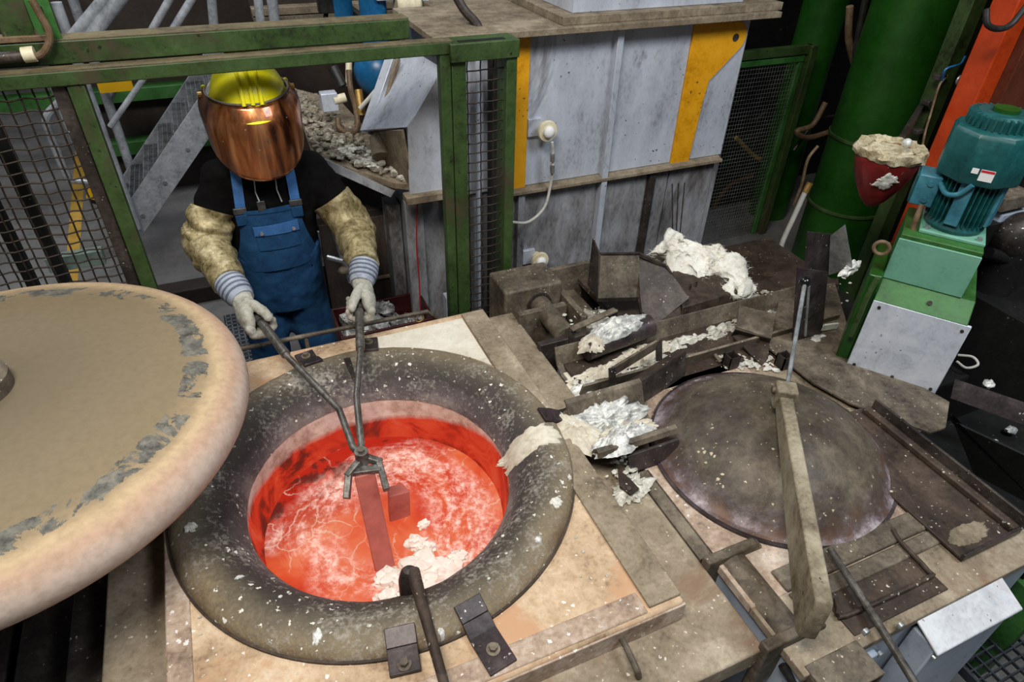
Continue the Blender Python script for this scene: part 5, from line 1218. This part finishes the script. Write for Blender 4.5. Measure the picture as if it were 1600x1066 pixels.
def tz_at(z):
    T = TORSO
    if z >= T[0][0]: return T[0][1:]
    for i in range(len(T)-1):
        if T[i+1][0] <= z <= T[i][0]:
            f = (T[i][0]-z)/(T[i][0]-T[i+1][0]); return tuple(T[i][k]*(1-f)+T[i+1][k]*f for k in range(1,5))
    return T[-1][1:]
def torso(mb, z0, z1, grow=0, n=32, steps=14):
    vs = []; fs = []
    for i in range(steps+1):
        z = z0+(z1-z0)*i/steps; cx, cy, a, b = tz_at(z)
        for k in range(n):
            an = 2*math.pi*k/n; c, s = math.cos(an), math.sin(an); e = .85
            vs.append((cx+(a+grow)*math.copysign(abs(c)**e, c), cy+(b+grow)*math.copysign(abs(s)**e, s), z))
    for i in range(steps):
        for k in range(n): fs.append((i*n+k, i*n+(k+1) % n, (i+1)*n+(k+1) % n, (i+1)*n+k))
    fs += [tuple(range(n-1,-1,-1)), tuple(steps*n+k for k in range(n))]
    return mb.add(vs, fs)
def front(x, z, off=0.012):
    cx, cy, a, b = tz_at(z); u = max(-.97, min(.97, (x-cx)/a)); e = .85
    c = abs(u)**(1/e); return Vector((x, cy-(b+off)*math.sqrt(max(0, 1-c*c))**e, z))
SHR, ELR, WRR, HAR = Vector((-.055,3.05,.575)), Vector((-.185,2.95,.335)), Vector((-.118,2.655,.262)), V(397,489,y=2.46)
SHL, ELL, WRL, HAL = Vector((.325,3.05,.565)), Vector((.475,2.93,.295)), Vector((.448,2.62,.245)), V(565,463,y=2.46)
HIPR, KNR, ANR = Vector((.0,3.04,.0)), Vector((-.03,2.99,-.38)), Vector((-.04,3.05,-.75))
HIPL, KNL, ANL = Vector((.19,3.04,.0)), Vector((.215,3.0,-.38)), Vector((.23,3.06,-.75))
HD = Vector((.130,2.985,.80))
# body: one continuous skin surface
bm_ = MB(); torso(bm_, -.06, .66, -.02)
limb(bm_, [(.13,3.05,.64), (.13,3.02,.72)], [.062,.058])
Th = Matrix.Rotation(R(22), 3, 'X')
bm_.ball(HD, .10, 24, 16, (.78,.98,1.14), Th); bm_.ball(HD+Th @ Vector((0,-.03,-.05)), .075, 20, 12, (.82,.9,.95), Th)
bm_.ball(HD+Th @ Vector((0,-.10,-.01)), .02, 10, 8, (.8,1,1.6), Th); bm_.ball(HD+Th @ Vector((0,-.085,.035)), .05, 12, 8, (1.1,.35,.3), Th)
bm_.ball(HD+Th @ Vector((0,-.09,-.062)), .025, 12, 8, (1.1,.5,.4), Th); bm_.ball(HD+Th @ Vector((0,-.075,-.10)), .03, 12, 8, (1,.8,.8), Th)
for s_ in (-1, 1): bm_.ball(HD+Th @ Vector((s_*.08,.01,-.01)), .03, 10, 8, (.4,.7,1.1), Th)
for S_, E_, W_ in ((SHR,ELR,WRR), (SHL,ELL,WRL)): limb(bm_, [S_, E_, W_], [.055,.045,.03])
for H_, K_, A_ in ((HIPR,KNR,ANR), (HIPL,KNL,ANL)): limb(bm_, [H_, K_, A_], [.08,.055,.04])
soften(bm_.build('body', M['skin'], wk), .010, 4)
for s_ in (-1, 1):
    e_ = MB().ball(HD+Th @ Vector((s_*.032,-.086,.012)), .013, 12, 8).build('eye', M['paper'], wk)
    MB().ball(HD+Th @ Vector((s_*.032,-.0965,.010)), .006, 10, 6).build('iris', M['black'], e_)
# t-shirt
ts = MB(); torso(ts, .10, .668, .004)
for S_, E_ in ((SHR,ELR), (SHL,ELL)): limb(ts, [S_.lerp(Vector((.13,3.05,.56)),.25), S_, S_.lerp(E_,.60)], [.085,.088,.080])
soften(ts.build('t_shirt', M['cloth_black'], wk), .010, 6, .030, .10)
# dungarees: trousers, bib, straps
tr_ = MB(); torso(tr_, -.10, .235, .016)
for H_, K_, A_ in ((HIPR,KNR,ANR), (HIPL,KNL,ANL)): limb(tr_, [H_, H_.lerp(K_,.5), K_, A_], [.112,.112,.098,.092])
tro = soften(tr_.build('dungarees', M['cloth_blue'], wk), .011, 6, .026, .11)
def patch(zs, hw, cxf, off, nx=18, th=.006):
    """cloth panel lying on the front of the chest: zs top..bottom, hw half width per row"""
    m = len(zs); A = []; B = []
    for i in range(m):
        for k in range(nx+1):
            x = cxf(zs[i])+hw[i]*(2*k/nx-1); z = zs[i]+.04*(x-.106)*(1 if i < m*.7 else 0)
            A.append(front(x, z, off)); B.append(front(x, z, off-th))
    W = nx+1; N = len(A); fs = []
    for i in range(m-1):
        for k in range(nx): fs += [(i*W+k, i*W+k+1, (i+1)*W+k+1, (i+1)*W+k), (N+i*W+k, N+(i+1)*W+k, N+(i+1)*W+k+1, N+i*W+k+1)]
    bd = [k for k in range(W)]+[i*W+nx for i in range(1, m)]+[(m-1)*W+k for k in range(nx-1,-1,-1)]+[i*W for i in range(m-2,0,-1)]
    for j in range(len(bd)): a_, b_ = bd[j], bd[(j+1) % len(bd)]; fs.append((a_, N+a_, N+b_, b_))
    return MB().add(A+B, fs)
zs = [.475-.013*i for i in range(24)]
hw = [.135 if z > .42 else .135+.05*min(1, (.42-z)/.2)**1.6 for z in zs]
bib = patch(zs, hw, lambda z: .106, .026, 22, .010).build('bib', M['cloth_blue'], wk)
pk = patch([.395-.012*i for i in range(10)], [.092]*10, lambda z: .122, .031, 12, .008).build('pocket', M['cloth_blue'], bib)
pk2 = patch([.405-.011*i for i in range(5)], [.098]*5, lambda z: .122, .036, 12, .008).build('pocket_flap', M['cloth_strap'], bib)
for x in (.055, .195):
    p = front(x, .375, .040); MB().cyl(p+Vector((0,.004,0)), p+Vector((0,-.005,0)), .008, n=12).build('button', M['steel_bright'], bib)
patch([.478-.006*i for i in range(4)], [.136]*4, lambda z: .106, .030, 14, .006).build('bib_hem', M['cloth_blue'], bib)
for xb, xt in ((-.012, .010), (.226, .232)):
    zt0 = .47+.04*(xb-.106)
    pts = [front(xb+(xt-xb)*f, zt0-.02+(.655-zt0+.02)*f, .022) for f in [i/7 for i in range(8)]]
    pts += [Vector((xt,3.02,.685)), Vector((xt,3.09,.66)), Vector((xt*.8+.02,3.17,.5))]
    mb = MB(); hw_ = .021
    for i in range(len(pts)-1): mb.bar(pts[i], pts[i+1]+(pts[i+1]-pts[i])*.08, hw_*2, .006, up=(0,-1,.35))
    sto = mb.build('strap', M['cloth_strap'], tro)
    p = front(xb, zt0+.012, .034); MB().obox(p, (.056,.012,.030)).build('buckle', M['buckle'], sto, bevel=.003)
    p = front(xb, zt0-.03, .034); MB().obox(p, (.05,.010,.05)).build('strap_tab', M['cloth_blue'], sto, bevel=.003)
# lanyard
for xx, z0 in ((.075,.60), (.165,.60)):
    MB().tube([front(xx, z0, .02), front(xx-.006, z0-.05, .022), front(xx+.004, .50, .024)], .003, 6).build('lanyard_cord', M['pipe'], wk)
MB().obox(front(.080,.495,.03), (.035,.006,.05)).build('lanyard_tag', M['buckle'], wk, bevel=.003)
# heat sleeves
def sleeve(S_, E_, W_, seed):
    a = S_.lerp(E_, .50); path = spline([a, E_.lerp(S_,.12), E_, E_.lerp(W_,.45), W_.lerp(E_,.04)], 12); m = len(path); rad = []
    for i in range(m):
        f = i/(m-1); r = .102-.010*f-.022*max(0, (f-.5)/.5)**1.3; rad.append(r)
    mb = MB().tube(path, rad, 44, cap=False)
    o = Vector((seed*4.1, 0, 0)); n_ = 44
    for i, v in enumerate(mb.v):
        ring_ = i//n_; f = ring_/(m-1); c = path[ring_]; d_ = (v-c)
        w1 = noise.noise(Vector((v.x*5, v.y*5, v.z*5))+o); ph = f*34+w1*7
        mb.v[i] = c+d_*(1+.085*math.sin(ph)*(.5+noise.noise(v*9+o))+.10*noise.noise(v*13+o)+.05*noise.noise(v*30+o))
    # inner lining: close the ends
    mb.f.append(tuple(range(n_-1,-1,-1))); mb.f.append(tuple((m-1)*n_+k for k in range(n_)))
    return mb.build('heat_sleeve', M['sleeve'], wk, smooth=70)
sleeve(SHR, ELR, WRR, 1); sleeve(SHL, ELL, WRL, 2)
# gloves closed round the tong handles
def glove(W_, fist, axis, out, name='glove'):
    w_ = axis.normalized(); s_ = Vector(out); s_ = (s_-w_*s_.dot(w_)).normalized(); u_ = s_.cross(w_)
    if u_.z < 0: u_ = -u_
    K = 1.28; P = lambda a, b, c: fist+(w_*a+s_*b+u_*c)*K       # along the handle, outward, upward
    mb = MB(); Mx = Matrix((w_, s_, u_)).transposed()
    mb.ball(P(-.012,.034,.002), 1, 20, 12, (.056*K,.024*K,.044*K), Mx)          # back of the hand
    mb.ball(P(-.045,.024,.012), 1, 16, 10, (.040*K,.028*K,.036*K), Mx)          # heel
    for i, (a, k) in enumerate(((.036,1.0), (.013,1.06), (-.010,1.0), (-.032,.86))):
        r = (.0140-.0008*i)*K
        limb(mb, [P(a,.040,-.010), P(a+.004,.030*k,-.036*k), P(a+.006,-.006,-.040*k), P(a+.005,-.033*k,-.018), P(a+.002,-.034,.004)], [r*1.05,r*1.08,r,r*.95,r*.85], 10)
    limb(mb, [P(-.040,.018,.034), P(-.006,.004,.042), P(.026,-.012,.034), P(.046,-.018,.024)], [.021*K,.018*K,.0165*K,.014*K], 12)
    wr = W_.lerp(fist, .42)
    limb(mb, [P(-.045,.022,.008), wr], [.042,.044], 14)
    g = soften(mb.build(name, M['glove'], wk), .0036, 5, .006, .02)
    c0, c1_ = W_.lerp(fist,-.08), W_.lerp(fist,.46)
    MB().tube([c0.lerp(c1_, f) for f in (0,.25,.5,.75,1)], [.064,.066,.064,.058,.050], 28).build('glove_cuff', M['cuff'], g)
    for f in (.12,.32,.52,.72): MB().tube([c0.lerp(c1_, f), c0.lerp(c1_, f+.07)], [.0672-.016*max(0,f-.35), .0672-.018*max(0,f-.32)], 28).build('cuff_stripe', M['cuff_stripe'], g)
    return g
TAXL = (V(448,556,y=2.18)-HL); TAXR = (V(563,548,y=2.17)-HR)
fL = HL-TAXL.normalized()*.035; fR = HR-TAXR.normalized()*.035
glove(WRR, fL, TAXL, (-1,0,.15)); glove(WRL, fR, TAXR, (1,0,.15))
for H_, T_ in ((HL,TAXL), (HR,TAXR)): MB().cyl(H_-T_.normalized()*.10, H_+T_.normalized()*.01, .0185, n=16).build('handle_end', M['tong_steel'], tong)
# boots
for A_ in (ANR, ANL):
    mb = MB(); limb(mb, [A_+Vector((0,.02,.02)), A_+Vector((0,.02,-.03))], [.06,.055]); limb(mb, [A_+Vector((0,.03,-.035)), A_+Vector((0,-.14,-.04))], [.045,.042])
    for v in mb.v: v.z = max(v.z, ZF+.002)
    soften(mb.build('boot', M['cloth_black'], wk), .009, 4)
# helmet and face shield
HT = Matrix.Rotation(R(14), 3, 'X'); HC = Vector((.134,3.035,.925))
hm = MB(); prof = []
for i in range(13):
    a = R(90*i/12); prof.append((.152*math.cos(a)**.9 if i < 12 else .0005, .150*math.sin(a)))
prof = [(.146,-.012), (.160,-.014), (.163,-.006), (.154,.002)]+prof[1:]
hm.lathe(prof, (0,0,0), 56)
for v in hm.v:
    v.y *= 1.12
    if v.y < -.10 and v.z < .01: v.y -= .03*(-v.y-.10)/.08
hm.v = [HC+HT @ v for v in hm.v]
hel = hm.build('hard_hat', M['hat'], wk)
rg = MB()
for x in (-.035, 0, .035):
    rg.tube([HC+HT @ Vector((x, 1.12*.154*math.cos(R(t)), .003+.151*math.sin(R(t))*(1-abs(x)*.8))) for t in range(18, 163, 12)], .008, 8)
rg.build('crown_rib', M['hat'], hel)
vs = []; nA, nV = 40, 18
for j in range(nV+1):
    v = j/nV
    for k in range(nA+1):
        ph = R(-112+224*k/nA); s_ = abs(math.sin(ph/2)) 
        zt_ = .945-.012*math.cos(ph)+.018*(1-math.cos(ph))*.5
        zbm = .632+.185*(abs(ph)/R(95))**2.1
        z = zt_+(zbm-zt_)*v
        r = .166+.040*math.sin(math.pi*.5*min(1, v*2.4))-.012*v*v
        fwd = -.030*v
        vs.append(Vector((.130+r*math.sin(ph)*1.0, 3.035+fwd-r*math.cos(ph)*1.0, z)))
fs = []
for j in range(nV):
    for k in range(nA): fs.append((j*(nA+1)+k, j*(nA+1)+k+1, (j+1)*(nA+1)+k+1, (j+1)*(nA+1)+k))
vz = MB().add(vs, fs).build('face_shield', M['visor'], hel, smooth=80)
sd = vz.modifiers.new('thick', 'SOLIDIFY'); sd.thickness = .003
MB().tube([vs[k]+Vector((0,0,.002)) for k in range(nA+1)], .0055, 8).build('shield_rim', M['steel_olive'], hel)
for k in (3, nA-3):
    c = vs[(nA+1)*2+k]; d_ = (c-Vector((.13,3.035,c.z))).normalized(); MB().cyl(c-d_*.004, c+d_*.012, .013, n=14).build('shield_knob', M['brass'], hel)
for k in (3, nA-3): 
    c = vs[k]; MB().ball(c+Vector((0,.03,.004)), .011, 12, 8).build('helmet_clip', M['hat'], hel)
